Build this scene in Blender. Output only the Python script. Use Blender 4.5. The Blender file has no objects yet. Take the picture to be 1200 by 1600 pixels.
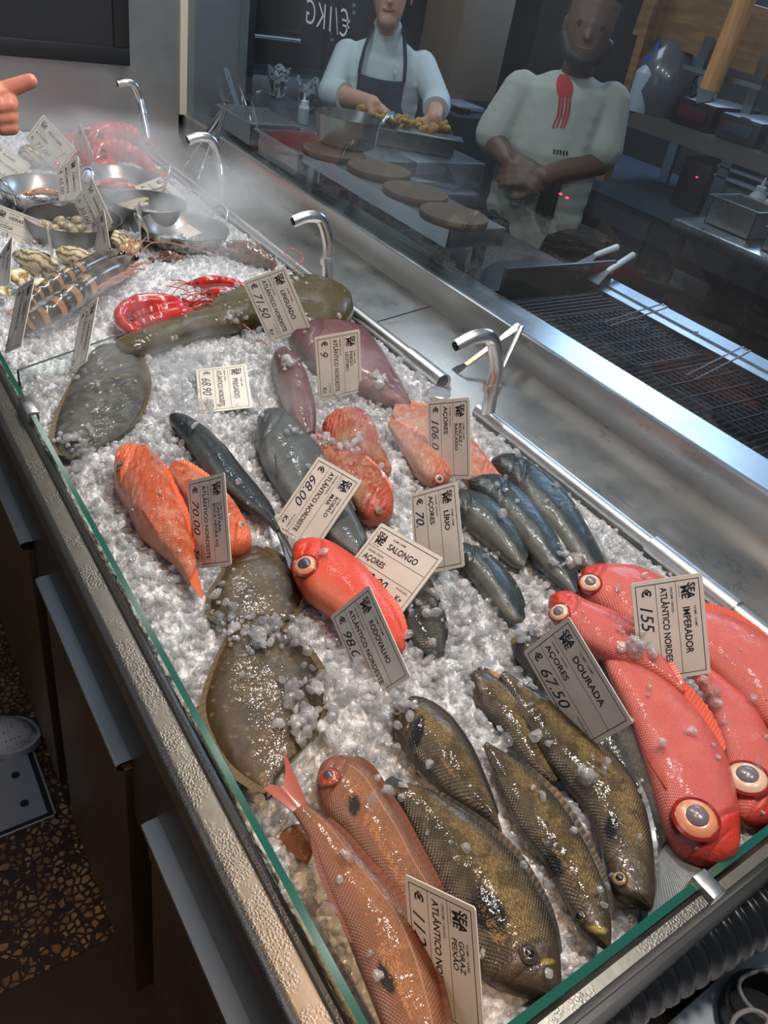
import bpy, bmesh, math, random
from mathutils import Vector, Matrix, noise
from mathutils.bvhtree import BVHTree
import numpy as np
rnd = random.Random(7)
PI = math.pi
scn = bpy.context.scene
COL = scn.collection
# ---------------------------------------------------------------- camera
CAM = Vector((0, 0, 1.6)); FPX = 1213.7
RX, RY, RZ = 0.94598824, 0.20263518, -0.70448315
ROT = Matrix.Rotation(RZ, 3, 'Z') @ Matrix.Rotation(RX, 3, 'X') @ Matrix.Rotation(RY, 3, 'Z')
cd = bpy.data.cameras.new('camera'); cam = bpy.data.objects.new('camera', cd); COL.objects.link(cam)
cd.sensor_fit = 'VERTICAL'; cd.sensor_height = 24.0; cd.lens = 24.0 * FPX / 1600; cd.clip_start = .02
cam.matrix_world = Matrix.Translation(CAM) @ ROT.to_4x4()
scn.camera = cam
# ---------------------------------------------------------------- world, lamps, exposure
vs = scn.view_settings; vs.view_transform = 'Standard'; vs.look = 'None'; vs.gamma = 1; vs.use_curve_mapping = False
vs.exposure = 0.0
w = bpy.data.worlds.new('world'); scn.world = w; w.use_nodes = True
w.node_tree.nodes['Background'].inputs[0].default_value = (.50, .60, .74, 1)
w.node_tree.nodes['Background'].inputs[1].default_value = .26
cy = scn.cycles; cy.max_bounces = 10; cy.transparent_max_bounces = 32; cy.transmission_bounces = 8; cy.glossy_bounces = 5; cy.diffuse_bounces = 5; cy.volume_bounces = 2
cy.caustics_reflective = False; cy.caustics_refractive = False; cy.sample_clamp_indirect = 4.0
cy.use_denoising = True
def lamp(kind, name, loc, aim, power, color, size=.3, size_y=None, spot=None, blend=.5):
    ld = bpy.data.lights.new(name, kind); ld.energy = power; ld.color = color
    if kind == 'AREA':
        ld.size = size
        if size_y: ld.shape = 'RECTANGLE'; ld.size_y = size_y
    elif kind == 'SPOT':
        ld.spot_size = math.radians(spot); ld.spot_blend = blend; ld.shadow_soft_size = size
    else: ld.shadow_soft_size = size
    o = bpy.data.objects.new(name, ld); COL.objects.link(o); o.location = loc
    o.rotation_euler = (Vector(aim) - Vector(loc)).to_track_quat('-Z', 'Y').to_euler()
    return o
for ly in (.0, .8, 1.6, 2.45): lamp('AREA', 'display_lamp', (.95, ly, 2.6), (.62, ly + .12, .9), 12.3, (1, .97, .93), .14)
lamp('SPOT', 'warm_aisle_spot', (-.55, -.35, 2.5), (.10, .22, .80), 60, (1, .60, .28), .06, spot=26, blend=.9)
lamp('AREA', 'warm_ceiling_lamp', (.42, .50, 2.55), (.25, .2, .88), 5.5, (1, .46, .14), .34)
lamp('AREA', 'daylight_window', (-2.6, 1.0, 2.1), (1.0, 1.2, .9), 8, (.82, .88, 1), 1.6, 1.4)
lamp('AREA', 'kitchen_lamp', (1.9, 3.0, 2.8), (2.0, 2.8, .9), 9, (.85, .92, 1), .8, .5)
lamp('AREA', 'kitchen_daylight', (4.0, 2.2, 2.35), (2.4, 1.6, 1.2), 42, (.50, .70, 1), 1.8, .8)
# ---------------------------------------------------------------- helpers
def ray(px, py): return (ROT @ Vector((px - 600, 800 - py, -FPX))).normalized()
def P(px, py, z=.885):
    d = ray(px, py); t = (z - CAM.z) / d.z; return CAM + d * t
def PX(px, py, X): d = ray(px, py); return CAM + d * (X / d.x)
def PY(px, py, Y): d = ray(px, py); return CAM + d * (Y / d.y)
def wloc(o):
    v = Vector(o.location)
    while o.parent: o = o.parent; v = v + Vector(o.location)
    return v
def tag(o, label=None, cat=None, group=None, kind=None):
    if label: o['label'] = label
    if cat: o['category'] = cat
    if group: o['group'] = group
    if kind: o['kind'] = kind
    return o
def thing(name, loc, label=None, cat=None, group=None, kind=None):
    o = bpy.data.objects.new(name, None); COL.objects.link(o); o.location = loc; o.empty_display_size = .05
    return tag(o, label, cat, group, kind)
def mk(name, V, F, mat, parent=None, smooth=True, uvs=None, mi=None, sharp=None):
    V = [Vector(v) for v in V]
    if parent: off = wloc(parent)
    else:
        xs = [v.x for v in V]; ys = [v.y for v in V]; zs = [v.z for v in V]
        off = Vector(((min(xs) + max(xs)) / 2, (min(ys) + max(ys)) / 2, min(zs)))
    me = bpy.data.meshes.new(name); me.from_pydata([v - off for v in V], [], F)
    for m in (mat if isinstance(mat, (list, tuple)) else [mat]): me.materials.append(m)
    if mi: me.polygons.foreach_set('material_index', mi)
    if smooth: me.polygons.foreach_set('use_smooth', [True] * len(me.polygons))
    if uvs:
        for nm, arr in uvs.items():
            l = me.uv_layers.new(name=nm)
            idx = np.zeros(len(me.loops), dtype=int); me.loops.foreach_get('vertex_index', idx)
            l.data.foreach_set('uv', np.asarray(arr, dtype=np.float32)[idx].ravel())
    me.update()
    if smooth and sharp: me.set_sharp_from_angle(angle=math.radians(sharp))
    o = bpy.data.objects.new(name, me); COL.objects.link(o)
    if parent: o.parent = parent
    else: o.location = off
    return o
class MB:
    """collects geometry for one mesh"""
    def __init__(s): s.V = []; s.F = []; s.M = []
    def add(s, V, F, m=0):
        n = len(s.V); s.V += [Vector(v) for v in V]; s.F += [tuple(i + n for i in f) for f in F]; s.M += [m] * len(F); return s
    def box(s, lo, hi, m=0, fr=None, bev=0):
        bm = bmesh.new(); bmesh.ops.create_cube(bm, size=1)
        lo = Vector(lo); hi = Vector(hi); c = (lo + hi) / 2; d = hi - lo
        for v in bm.verts: v.co = Vector((v.co.x * d.x, v.co.y * d.y, v.co.z * d.z)) + c
        if bev > 0: bmesh.ops.bevel(bm, geom=bm.edges[:], offset=min(bev, abs(d.x) * .45, abs(d.y) * .45, abs(d.z) * .45), segments=2, affect='EDGES', profile=.5)
        V = [v.co.copy() for v in bm.verts]; F = [[v.index for v in f.verts] for f in bm.faces]; bm.free()
        if fr: V = [fr @ v for v in V]
        return s.add(V, F, m)
    def tube(s, pts, r, n=12, m=0, cap=True, flat=None):
        pts = [Vector(p) for p in pts]; R = r if isinstance(r, (list, tuple)) else [r] * len(pts)
        V = []; F = []; up = None
        for i, p in enumerate(pts):
            t = (pts[min(i + 1, len(pts) - 1)] - pts[max(i - 1, 0)]).normalized()
            if up is None: up = Vector((0, 0, 1)) if abs(t.z) < .9 else Vector((1, 0, 0))
            a = t.cross(up).normalized(); b = a.cross(t).normalized(); up = b
            fl = flat or 1
            for k in range(n):
                q = 2 * PI * k / n; V.append(p + (a * math.cos(q) + b * math.sin(q) * fl) * R[i])
        for i in range(len(pts) - 1):
            for k in range(n):
                k2 = (k + 1) % n; F.append((i * n + k, i * n + k2, (i + 1) * n + k2, (i + 1) * n + k))
        if cap: F.append(tuple(range(n - 1, -1, -1))); F.append(tuple((len(pts) - 1) * n + k for k in range(n)))
        return s.add(V, F, m)
    def lathe(s, c, prof, n=40, m=0, sc=(1, 1), rot=0, fr=None):
        V = []; F = []; c = Vector(c)
        for (r, z) in prof:
            for k in range(n):
                q = 2 * PI * k / n + rot
                v = Vector((r * math.cos(q) * sc[0], r * math.sin(q) * sc[1], z)); V.append(c + (fr @ v if fr else v))
        for i in range(len(prof) - 1):
            for k in range(n):
                k2 = (k + 1) % n; F.append((i * n + k, i * n + k2, (i + 1) * n + k2, (i + 1) * n + k))
        if prof[0][0] > 1e-6: F.append(tuple(range(n - 1, -1, -1)))
        if prof[-1][0] > 1e-6: F.append(tuple((len(prof) - 1) * n + k for k in range(n)))
        return s.add(V, F, m)
    def poly(s, pts, th, m=0, nrm=None):
        """flat outline given thickness along nrm"""
        pts = [Vector(p) for p in pts]; n = nrm or (pts[1] - pts[0]).cross(pts[2] - pts[0]).normalized(); k = len(pts)
        V = [p + n * th / 2 for p in pts] + [p - n * th / 2 for p in pts]
        F = [tuple(range(k)), tuple(range(2 * k - 1, k - 1, -1))] + [(i, i + k, (i + 1) % k + k, (i + 1) % k) for i in range(k)]
        return s.add(V, F, m)
    def build(s, name, mat, parent=None, smooth=True, sharp=35):
        return mk(name, s.V, s.F, mat, parent, smooth, mi=s.M if isinstance(mat, (list, tuple)) else None, sharp=sharp)
def crom(pts, n):
    """n points of a smooth curve through pts (any dimension)"""
    A = [np.array(p, float) for p in pts]; A = [2 * A[0] - A[1]] + A + [2 * A[-1] - A[-2]]; m = len(pts) - 1; out = []
    for i in range(n):
        t = i / (n - 1) * m; k = min(int(t), m - 1); t -= k
        p0, p1, p2, p3 = A[k:k + 4]
        out.append(.5 * ((2 * p1) + (p2 - p0) * t + (2 * p0 - 5 * p1 + 4 * p2 - p3) * t * t + (3 * p1 - p0 - 3 * p2 + p3) * t ** 3))
    return out
def bez(pts, n): return [Vector(p) for p in crom([tuple(q) for q in pts], n)]
# ---------------------------------------------------------------- materials
class NT:
    def __init__(s, name):
        s.m = bpy.data.materials.new(name); s.m.use_nodes = True; s.t = s.m.node_tree; s.N = s.t.nodes; s.b = s.N['Principled BSDF']
    def n(s, typ, inp=None, **kw):
        x = s.N.new('ShaderNode' + typ)
        for k, v in kw.items(): setattr(x, k, v)
        for k, v in (inp or {}).items(): s.set(x.inputs[k], v)
        return x
    def set(s, sock, v):
        if isinstance(v, bpy.types.NodeSocket): s.t.links.new(v, sock)
        else: sock.default_value = v
    def math(s, op, a, b=0.0, c=0.0, clamp=False):
        x = s.N.new('ShaderNodeMath'); x.operation = op; x.use_clamp = clamp
        s.set(x.inputs[0], a); s.set(x.inputs[1], b); s.set(x.inputs[2], c); return x.outputs[0]
    def mix(s, f, a, b, mode='MIX'):
        x = s.N.new('ShaderNodeMix'); x.data_type = 'RGBA'; x.blend_type = mode; x.clamp_factor = True
        s.set(x.inputs[0], f); s.set(x.inputs[6], c4(a)); s.set(x.inputs[7], c4(b)); return x.outputs[2]
    def ramp(s, f, stops):
        x = s.N.new('ShaderNodeValToRGB'); s.set(x.inputs[0], f); e = x.color_ramp.elements
        while len(e) < len(stops): e.new(.5)
        for q, (p, c) in zip(e, stops): q.position = p; q.color = c4(c) if not isinstance(c, (int, float)) else (c, c, c, 1)
        return x.outputs[0]
    def noise(s, vec, scale, detail=3, rough=.5, dist=0): return s.n('TexNoise', {'Vector': vec, 'Scale': scale, 'Detail': detail, 'Roughness': rough, 'Distortion': dist}).outputs[0]
    def bump(s, h, strength=.3, dist=.002, nrm=None):
        i = {'Height': h, 'Strength': strength, 'Distance': dist}
        if nrm: i['Normal'] = nrm
        return s.n('Bump', i).outputs[0]
    def P(s, **kw):
        for k, v in kw.items(): s.set(s.b.inputs[k.replace('_', ' ')], v)
        return s
def c4(c): return c if isinstance(c, bpy.types.NodeSocket) else ((c[0], c[1], c[2], 1) if len(c) == 3 else c)
def S(r, g, b):
    f = lambda c: (c / 255 / 12.92) if c / 255 <= .04045 else ((c / 255 + .055) / 1.055) ** 2.4
    return (f(r), f(g), f(b))
def simple(name, col, rough=.5, metal=0, **kw):
    t = NT(name); t.P(Base_Color=c4(col), Roughness=rough, Metallic=metal, **kw); return t.m
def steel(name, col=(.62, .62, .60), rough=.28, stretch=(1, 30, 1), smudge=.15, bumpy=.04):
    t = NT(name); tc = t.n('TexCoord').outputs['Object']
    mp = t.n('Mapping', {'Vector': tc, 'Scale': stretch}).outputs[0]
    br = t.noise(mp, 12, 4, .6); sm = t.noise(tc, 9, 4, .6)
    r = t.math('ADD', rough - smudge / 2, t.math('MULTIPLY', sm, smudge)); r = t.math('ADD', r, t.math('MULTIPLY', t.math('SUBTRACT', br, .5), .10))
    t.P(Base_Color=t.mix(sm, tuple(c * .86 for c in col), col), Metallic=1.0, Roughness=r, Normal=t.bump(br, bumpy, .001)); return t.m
M = {}
M['steel'] = steel('brushed_steel')
M['steel_y'] = steel('brushed_steel_long', stretch=(30, 1, 30), rough=.30)
M['ledge'] = steel('scratched_steel', (.38, .37, .35), .31, (14, 1, 14), .26, .06)
M['polish'] = steel('polished_steel', (.80, .80, .78), .26, (3, 3, 3), .08, .01)
M['wall_steel'] = steel('wall_steel', (.46, .46, .46), .42, (2, 2, 40), .12)
M['black'] = simple('black_plastic', (.008, .008, .009), .35)
M['blackm'] = simple('black_matte', (.010, .011, .013), .7)
M['darkmetal'] = steel('dark_metal', (.10, .10, .10), .45, (3, 3, 3), .2)
M['white'] = simple('white_plastic', (.75, .75, .72), .4)
M['red'] = simple('red_plastic', (.5, .02, .02), .4)
def wet_steel():
    t = NT('wet_steel'); tc = t.n('TexCoord').outputs['Object']
    v = t.n('TexVoronoi', {'Vector': tc, 'Scale': 330.0, 'Randomness': 1.0}).outputs['Distance']
    drop = t.ramp(v, [(.0, 1.0), (.42, .75), (.55, 0.0)]); msk = t.ramp(t.noise(tc, 16, 3, .6), [(.47, 0.0), (.56, 1.0)])
    h = t.math('MULTIPLY', drop, msk); wet = t.noise(tc, 28, 3)
    t.P(Base_Color=(.24, .225, .195, 1), Metallic=1.0, Roughness=t.math('SUBTRACT', .40, t.math('MULTIPLY', h, .1)), Normal=t.bump(wet, .05, .01, t.bump(h, .30, .0010)))
    return t.m
M['wet'] = wet_steel()
def glass(name, tint=(.93, .97, .96), f0=1.5, smear=0.0):
    m = bpy.data.materials.new(name); m.use_nodes = True; t = m.node_tree; t.nodes.clear()
    o = t.nodes.new('ShaderNodeOutputMaterial'); mx = t.nodes.new('ShaderNodeMixShader'); tr = t.nodes.new('ShaderNodeBsdfTransparent'); gl = t.nodes.new('ShaderNodeBsdfGlossy'); fr = t.nodes.new('ShaderNodeFresnel')
    tr.inputs[0].default_value = c4(tint); gl.inputs['Roughness'].default_value = .01; fr.inputs[0].default_value = f0
    ge = t.nodes.new('ShaderNodeNewGeometry'); sb_ = t.nodes.new('ShaderNodeMath'); sb_.operation = 'SUBTRACT'; sb_.inputs[0].default_value = 1; ml = t.nodes.new('ShaderNodeMath'); ml.operation = 'MULTIPLY'
    t.links.new(ge.outputs['Backfacing'], sb_.inputs[1]); t.links.new(sb_.outputs[0], ml.inputs[0]); t.links.new(fr.outputs[0], ml.inputs[1]); t.links.new(ml.outputs[0], mx.inputs[0]); t.links.new(tr.outputs[0], mx.inputs[1]); t.links.new(gl.outputs[0], mx.inputs[2])
    if smear:
        df = t.nodes.new('ShaderNodeBsdfDiffuse'); df.inputs[0].default_value = (.6, .62, .65, 1); m2 = t.nodes.new('ShaderNodeMixShader')
        nz = t.nodes.new('ShaderNodeTexNoise'); nz.inputs['Scale'].default_value = 1.6; nz.inputs['Detail'].default_value = 5; tc = t.nodes.new('ShaderNodeTexCoord')
        t.links.new(tc.outputs['Object'], nz.inputs['Vector']); rp = t.nodes.new('ShaderNodeMapRange'); rp.inputs[1].default_value = .42; rp.inputs[2].default_value = .75; rp.inputs[3].default_value = .01; rp.inputs[4].default_value = smear
        t.links.new(nz.outputs[0], rp.inputs[0]); t.links.new(rp.outputs[0], m2.inputs[0]); t.links.new(mx.outputs[0], m2.inputs[1]); t.links.new(df.outputs[0], m2.inputs[2]); t.links.new(m2.outputs[0], o.inputs[0])
    else: t.links.new(mx.outputs[0], o.inputs[0])
    return m
M['glass'] = glass('clear_glass', (.95, .98, .97)); M['pane'] = glass('kitchen_pane', (.88, .93, .95), 1.55, .06); M['rail'] = steel('rail_steel', (.74, .74, .72), .34, (3, 3, 3), .1, .01); M['clearpl'] = glass('clear_plastic', (.95, .96, .97), 1.3)
M['gedge'] = simple('green_glass_edge', S(16, 84, 70), .12, Coat_Weight=1.0)
def terrazzo():
    t = NT('terrazzo'); tc = t.n('TexCoord').outputs['Object']
    wv = t.n('TexNoise', {'Vector': tc, 'Scale': 30.0}).outputs['Color']; vec = t.n('VectorMath', {0: tc, 1: t.n('VectorMath', {0: wv, 'Scale': .012}, operation='SCALE').outputs[0]}, operation='ADD').outputs[0]
    ve = t.n('TexVoronoi', {'Vector': vec, 'Scale': 66.0}, feature='DISTANCE_TO_EDGE').outputs['Distance']
    vc = t.n('TexVoronoi', {'Vector': vec, 'Scale': 52.0}).outputs['Color']; sep = t.n('SeparateColor', {0: vc}).outputs
    m = t.math('MULTIPLY', t.math('GREATER_THAN', ve, .15), t.math('GREATER_THAN', sep[0], .22))
    chip = t.ramp(sep[1], [(0, S(110, 80, 46)), (.5, S(140, 104, 62)), (1, S(165, 136, 100))]); grime = t.noise(tc, 3, 4)
    t.P(Base_Color=t.mix(m, S(48, 32, 20), chip), Roughness=t.math('ADD', .25, t.math('MULTIPLY', grime, .3))); return t.m
M['terrazzo'] = terrazzo()
M['dirtfloor'] = (lambda t: t.P(Base_Color=t.ramp(t.noise(t.n('TexCoord').outputs['Object'], 5, 6, .65), [(.35, S(38, 22, 10)), (.6, S(52, 32, 16)), (.72, S(90, 80, 70))]), Roughness=.55).m)(NT('stained_floor'))
# ================================================================ SETTING
def structure(o): o['kind'] = 'structure'; return o
structure(MB().box((-3, -1.5, -.05), (4.6, 5.2, 0)).build('floor', M['dirtfloor'], smooth=False))
YW = 3.10
structure(MB().box((-1.2, YW, 0), (1.235, YW + .05, 2.7)).build('wall_rear', M['wall_steel'], smooth=False))
structure(MB().box((1.235, YW - .012, .95), (1.262, YW + .02, 2.7)).build('trim_1', simple('cream_seal', S(205, 200, 175), .5), smooth=False))
structure(MB().box((1.262, YW, .95), (1.47, YW + .08, 2.7)).box((1.47, YW - .01, .95), (1.50, YW + .09, 2.7)).build('wall_panel', M['wall_steel'], smooth=False))
structure(MB().box((-3, 4.9, 0), (4.6, 4.95, 2.8)).build('wall_kitchen_rear', simple('kitchen_wall', S(52, 56, 62), .6), smooth=False))
structure(MB().box((4.1, -1.5, 0), (4.15, 4.9, 2.8)).build('wall_kitchen_side', simple('kitchen_wall_side', S(66, 66, 68), .6), smooth=False))
# terrazzo strip, left of the stained part
structure(MB().box((-1.2, .74, 0), (.30, YW, .002)).build('floor_terrazzo', M['terrazzo'], smooth=False))
# pane between counter and kitchen
structure(MB().box((1.262, -.6, .953), (1.270, YW, 2.4)).build('window_1', M['pane'], smooth=False))
# ---- chalkboard
cb = thing('chalkboard', (.4, YW - .02, 1.1), 'blank black chalkboard in a black wooden frame on the steel end wall', 'chalkboard')
bx1, bz0 = 1.045, 1.100
MB().box((-.35, YW - .022, bz0 + .05), (bx1 - .05, YW - .004, 2.0)).build('board', simple('chalk_surface', S(32, 34, 38), .75), cb, smooth=False)
f = MB(); fm = simple('frame_black', S(26, 27, 30), .5)
f.box((-.40, YW - .032, bz0), (bx1, YW - .002, bz0 + .055), bev=.004).box((bx1 - .055, YW - .032, bz0 + .055), (bx1, YW - .002, 2.05), bev=.004).box((-.40, YW - .032, 2.0), (bx1 - .055, YW - .002, 2.05), bev=.004).box((-.40, YW - .032, bz0 + .055), (-.35, YW - .002, 2.0), bev=.004)
f.build('frame', fm, cb)
# ---- floor drain cover
dc = thing('drain_cover', (.07, 1.13, .002), 'square steel floor cover with black rim and round finger holes in the terrazzo', 'drain cover')
d = MB(); d.box((-.045, 1.038, .002), (.152, 1.232, .006)); d.build('rim', M['black'], dc, False)
MB().box((-.035, 1.048, .006), (.140, 1.220, .009)).build('plate', simple('cover_plate', S(160, 160, 162), .5, .3), dc, False)
tr = MB(); tr.box((.151, 1.034, .002), (.155, 1.236, .010)).box((-.05, 1.034, .002), (.155, 1.038, .010)); tr.build('steel_edge', M['steel'], dc, False)
for (hx, hy) in ((24, 1211), (38, 1255)):
    p = P(hx, hy, .0095); MB().lathe((p.x, p.y, .0088), [(.0, .0), (.0085, .0), (.0085, .0012), (0, .0012)], 24).build('hole', M['black'], dc)
# ================================================================ DISPLAY COUNTER
ZG = .90; X0 = .226; Y0 = .092; YD = 1.33
ct = thing('display_counter', (.65, 1.5, 0), 'long stainless steel refrigerated display counter holding the crushed ice and fish', 'counter')
# front rail: groove lip, wet flat, rounded outer edge
prof = [(.2215, .893), (.2215, .868), (.214, .866), (.212, .878), (.203, .878), (.198, .875), (.1965, .872), (.192, .874)]
prof = [(.2215, .850), (.2215, .884), (.2170, .887), (.2130, .885), (.2115, .8805), (.2090, .8800), (.1900, .8800), (.1860, .8790), (.1825, .8760), (.1805, .8720), (.180, .866), (.180, .845), (.186, .845), (.19, .84)]
def extr(prof, y0, y1, mat, name, parent, ax='y', n=24):
    V = []; F = []; k = len(prof)
    for i in range(n + 1):
        y = y0 + (y1 - y0) * i / n
        for (a, z) in prof: V.append((a, y, z) if ax == 'y' else (y, a, z))
    for i in range(n):
        for j in range(k - 1): F.append((i * k + j, (i + 1) * k + j, (i + 1) * k + j + 1, i * k + j + 1))
    return mk(name, V, F, mat, parent, True, sharp=40)
fr = extr(prof, .02, YW, M['wet'], 'front_rail', ct)
MB().box((.186, .02, .60), (.206, YW, .845)).build('front_panel', M['darkmetal'], ct, False)
MB().box((.206, .10, .70), (1.04, YW, .80)).build('ice_pan', M['steel'], ct, False)
MB().box((.24, .12, 0), (1.22, YW, .70)).build('plinth', M['blackm'], ct, False)
# back ledge rising to the sill, sill face and its top
extr([(1.012, .795), (1.018, .846), (1.03, .852), (1.249, .881)], -.35, YW, M['ledge'], 'back_ledge', ct)
qa, qb = P(571, 508, .8545), PX(637, 446, 1.247)
qa = Vector((1.064, qa.y, .8575)); qb = Vector((1.247, qa.y + .01, .8818)); MB().poly([qa, qb, qb + Vector((0, .002, 0)), qa + Vector((0, .002, 0))], .0006).build('seam', M['blackm'], ct, False)
extr([(1.2485, .879), (1.2485, .948), (1.2505, .952), (1.256, .954), (1.262, .954)], -.35, YW, M['steel_y'], 'sill_face', ct)
extr([(1.262, .950), (1.274, .950), (1.36, .950), (1.362, .93)], -.35, YW, M['steel_y'], 'sill_top', ct)
# end rim under the short glass
extr([(.094, .80), (.094, .893), (.0895, .897), (.080, .896), (.076, .891), (.076, .83)], .20, 1.26, M['wet'], 'end_rail', ct, ax='x')
MB().box((.21, .07, .62), (1.24, .078, .86)).build('end_panel', M['darkmetal'], ct, False)
def gpanel(name, lo, hi, label, group=None):
    o = MB().box(lo, hi, 1).build(name, [M['glass'], M['gedge']], ct, False)
    me = o.data
    dims = [hi[i] - lo[i] for i in range(3)]; thin = dims.index(min(dims))
    for p in me.polygons: p.material_index = 0 if abs(p.normal[thin]) > .5 else 1
    return tag(o, label)
gpanel('glass_panel', (.2225, .088, .80), (.2300, 1.185, ZG), 'long low glass panel with green edge along the near front of the ice')
gpanel('glass_panel', (.2225, 1.205, .80), (.2300, YW - .01, .897), 'low glass panel on the far front of the counter beyond the steel clip')
MB().box((.216, 1.17, .862), (.236, 1.225, .905), bev=.002).build('glass_clip', M['steel'], ct)
gpanel('glass_panel', (.2305, .0945, .80), (.588, .1025, ZG), 'short end glass panel under the grey fish tails with thick green edge')
gpanel('glass_panel', (.602, .0945, .80), (1.20, .1025, ZG), 'short end glass panel in front of the red fish snouts')
MB().box((.584, .078, .86), (.604, .106, .905), bev=.002).build('glass_clip', M['steel'], ct)
# divider
dv = [Vector((.240, 1.325, 0)), Vector((.60, 1.483, 0))]
V = []; 
for q, zt in ((dv[0], .900), (dv[1], .905)):
    n = Vector((-.40, .915, 0)) * .003
    V += [q + n + Vector((0, 0, .80)), q + n + Vector((0, 0, zt)), q - n + Vector((0, 0, zt)), q - n + Vector((0, 0, .80))]
o = mk('glass_divider', V, [(0, 1, 5, 4), (3, 7, 6, 2), (1, 2, 6, 5), (0, 4, 7, 3), (0, 3, 2, 1), (4, 5, 6, 7)], [M['glass'], simple('grey_glass_edge', S(70, 80, 80), .2)], None, False, mi=[0, 0, 1, 1, 1, 1])
tag(o, 'upright glass divider between whole fish and shellfish with dark top edge', 'glass panel')
# ---- misting pipe
mp = thing('misting_pipe', (1.04, 1.5, .85), 'steel misting pipe along the back of the ice with four hooked nozzles', 'pipe')
pr = MB().tube([(1.045, y, .862) for y in (-.3, .3, .963, 1.0)], .0165, 20); pr.tube([(1.04, y, .868) for y in (1.12, 2, YW - .005)], .0155, 20)
pr.build('rail', M['rail'], mp)
for (ya, yb) in ((.36, .53), (1.12, 1.25), (1.96, 2.03), (2.45, 2.52)):
    MB().tube([(1.043, ya, .864), (1.043, yb, .864)], .0205, 20).build('sleeve', M['rail'], mp)
p = P(686, 612, .888)
MB().lathe((p.x, p.y, .845), [(.018, 0), (.018, .036), (.024, .038), (.025, .041), (.023, .043), (0, .0435)], 32).build('end_cap', M['rail'], mp)
for base, col, el, tip in (((756, 679), (769, 606), (776, 572), (712, 541)), ((512, 458), (512, 408), (513, 380), (458, 346)), ((348, 333), (346, 277), (343, 252), (294, 219)), ((234, 230), (223, 177), (219, 157), (184, 131))):
    b = PX(*base, 1.045); c0 = PX(*col, 1.045); top = PX(*el, 1.045)
    tp = PY(*tip, top.y + .012)
    w_ = top.x - tp.x
    q = [b + Vector((0, 0, -.01)), b.lerp(c0, .5), c0, top, top.lerp(tp, .5) + Vector((w_ * .26, 0, .3 * w_)), top.lerp(tp, .62) + Vector((0, 0, w_ * .33)), tp]
    a = (top - b).normalized()
    nz = MB().tube(bez(q, 34), .0142, 20).build('nozzle', M['polish'], mp)
    MB().tube([c0 - a * .008, c0 + a * .008], .0188, 24).build('collar', M['polish'], nz)
    MB().lathe(b + Vector((0, 0, -.004)), [(.021, 0), (.019, .010), (.0135, .014)], 24).build('weld_ring', M['polish'], nz)
    dd = (Vector(q[-1]) - Vector(q[-2])).normalized()
    MB().tube([tp, tp + dd * .003], .009, 16).build('tip', M['blackm'], nz)
# ---- cabinets under the front
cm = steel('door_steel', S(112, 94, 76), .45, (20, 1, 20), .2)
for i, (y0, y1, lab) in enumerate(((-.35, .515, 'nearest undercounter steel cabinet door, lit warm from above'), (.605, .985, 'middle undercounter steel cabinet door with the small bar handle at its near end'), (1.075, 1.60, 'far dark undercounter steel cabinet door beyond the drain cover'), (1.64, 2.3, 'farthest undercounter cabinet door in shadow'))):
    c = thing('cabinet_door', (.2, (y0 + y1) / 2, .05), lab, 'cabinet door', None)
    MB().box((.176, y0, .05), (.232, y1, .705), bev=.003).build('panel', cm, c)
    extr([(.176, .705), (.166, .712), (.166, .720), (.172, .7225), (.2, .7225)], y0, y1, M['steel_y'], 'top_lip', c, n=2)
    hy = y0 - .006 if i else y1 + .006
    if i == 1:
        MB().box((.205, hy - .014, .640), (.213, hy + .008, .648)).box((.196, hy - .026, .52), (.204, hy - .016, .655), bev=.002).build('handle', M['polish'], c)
MB().box((.21, .02, .0), (.222, YW, .84)).build('kick_panel', M['blackm'], ct, False)
# ---- corrugated hose + white shelf and cables beyond the end
V = []; F = []; A = P(880, 1600, .74); B = P(1215, 1400, .77); nn = 150
dirh = (B - A).normalized(); A = A - dirh * .20; B = B + dirh * .12; mid = (A + B) / 2 + Vector((0, .004, -.004))
path = bez([A + Vector((0, 0, -.03)), mid, B], nn); rr = [.0365 + .0036 * (1 if (i % 5) in (0, 1, 2) else -1) for i in range(nn)]
tag(MB().tube(path, rr, 32).build('corrugated_hose', simple('hose_rubber', (.012, .012, .013), .32), None, True, None), 'thick black corrugated hose running below the end glass', 'hose')
wb = MB().box((.2, -.75, .56), (1.6, .045, .59), bev=.004).build('side_table', simple('side_white', S(232, 234, 236), .4), None)
tag(wb, 'white tabletop beneath the black corrugated hose', 'table')
cab = simple('cable_grey', S(170, 165, 160), .4)
def zp(l, z): return [P(x, y, z) for x, y in l]
k = zp([(1230, 1510), (1180, 1518), (1155, 1535), (1165, 1565), (1195, 1590), (1230, 1600)], .62)
tag(MB().tube(bez(k, 40), .0028, 10).build('cable', cab, None), 'looped pale cable rising beside the black basket', 'cable')
k = zp([(1140, 1610), (1150, 1588), (1175, 1578), (1200, 1592), (1190, 1620)], .635)
tag(MB().tube(bez(k, 40), .003, 10).build('cable', cab, None), 'coiled grey cable lying on the black round tub', 'cable')
c = P(1192, 1600, .60)
tag(MB().lathe((c.x, c.y, .592), [(.045, 0), (.052, .03), (.056, .03), (.053, .0), (.04, -.002)], 40).build('round_tub', M['black'], None), 'black round tub on the white table with cables over it', 'tub')
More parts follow.
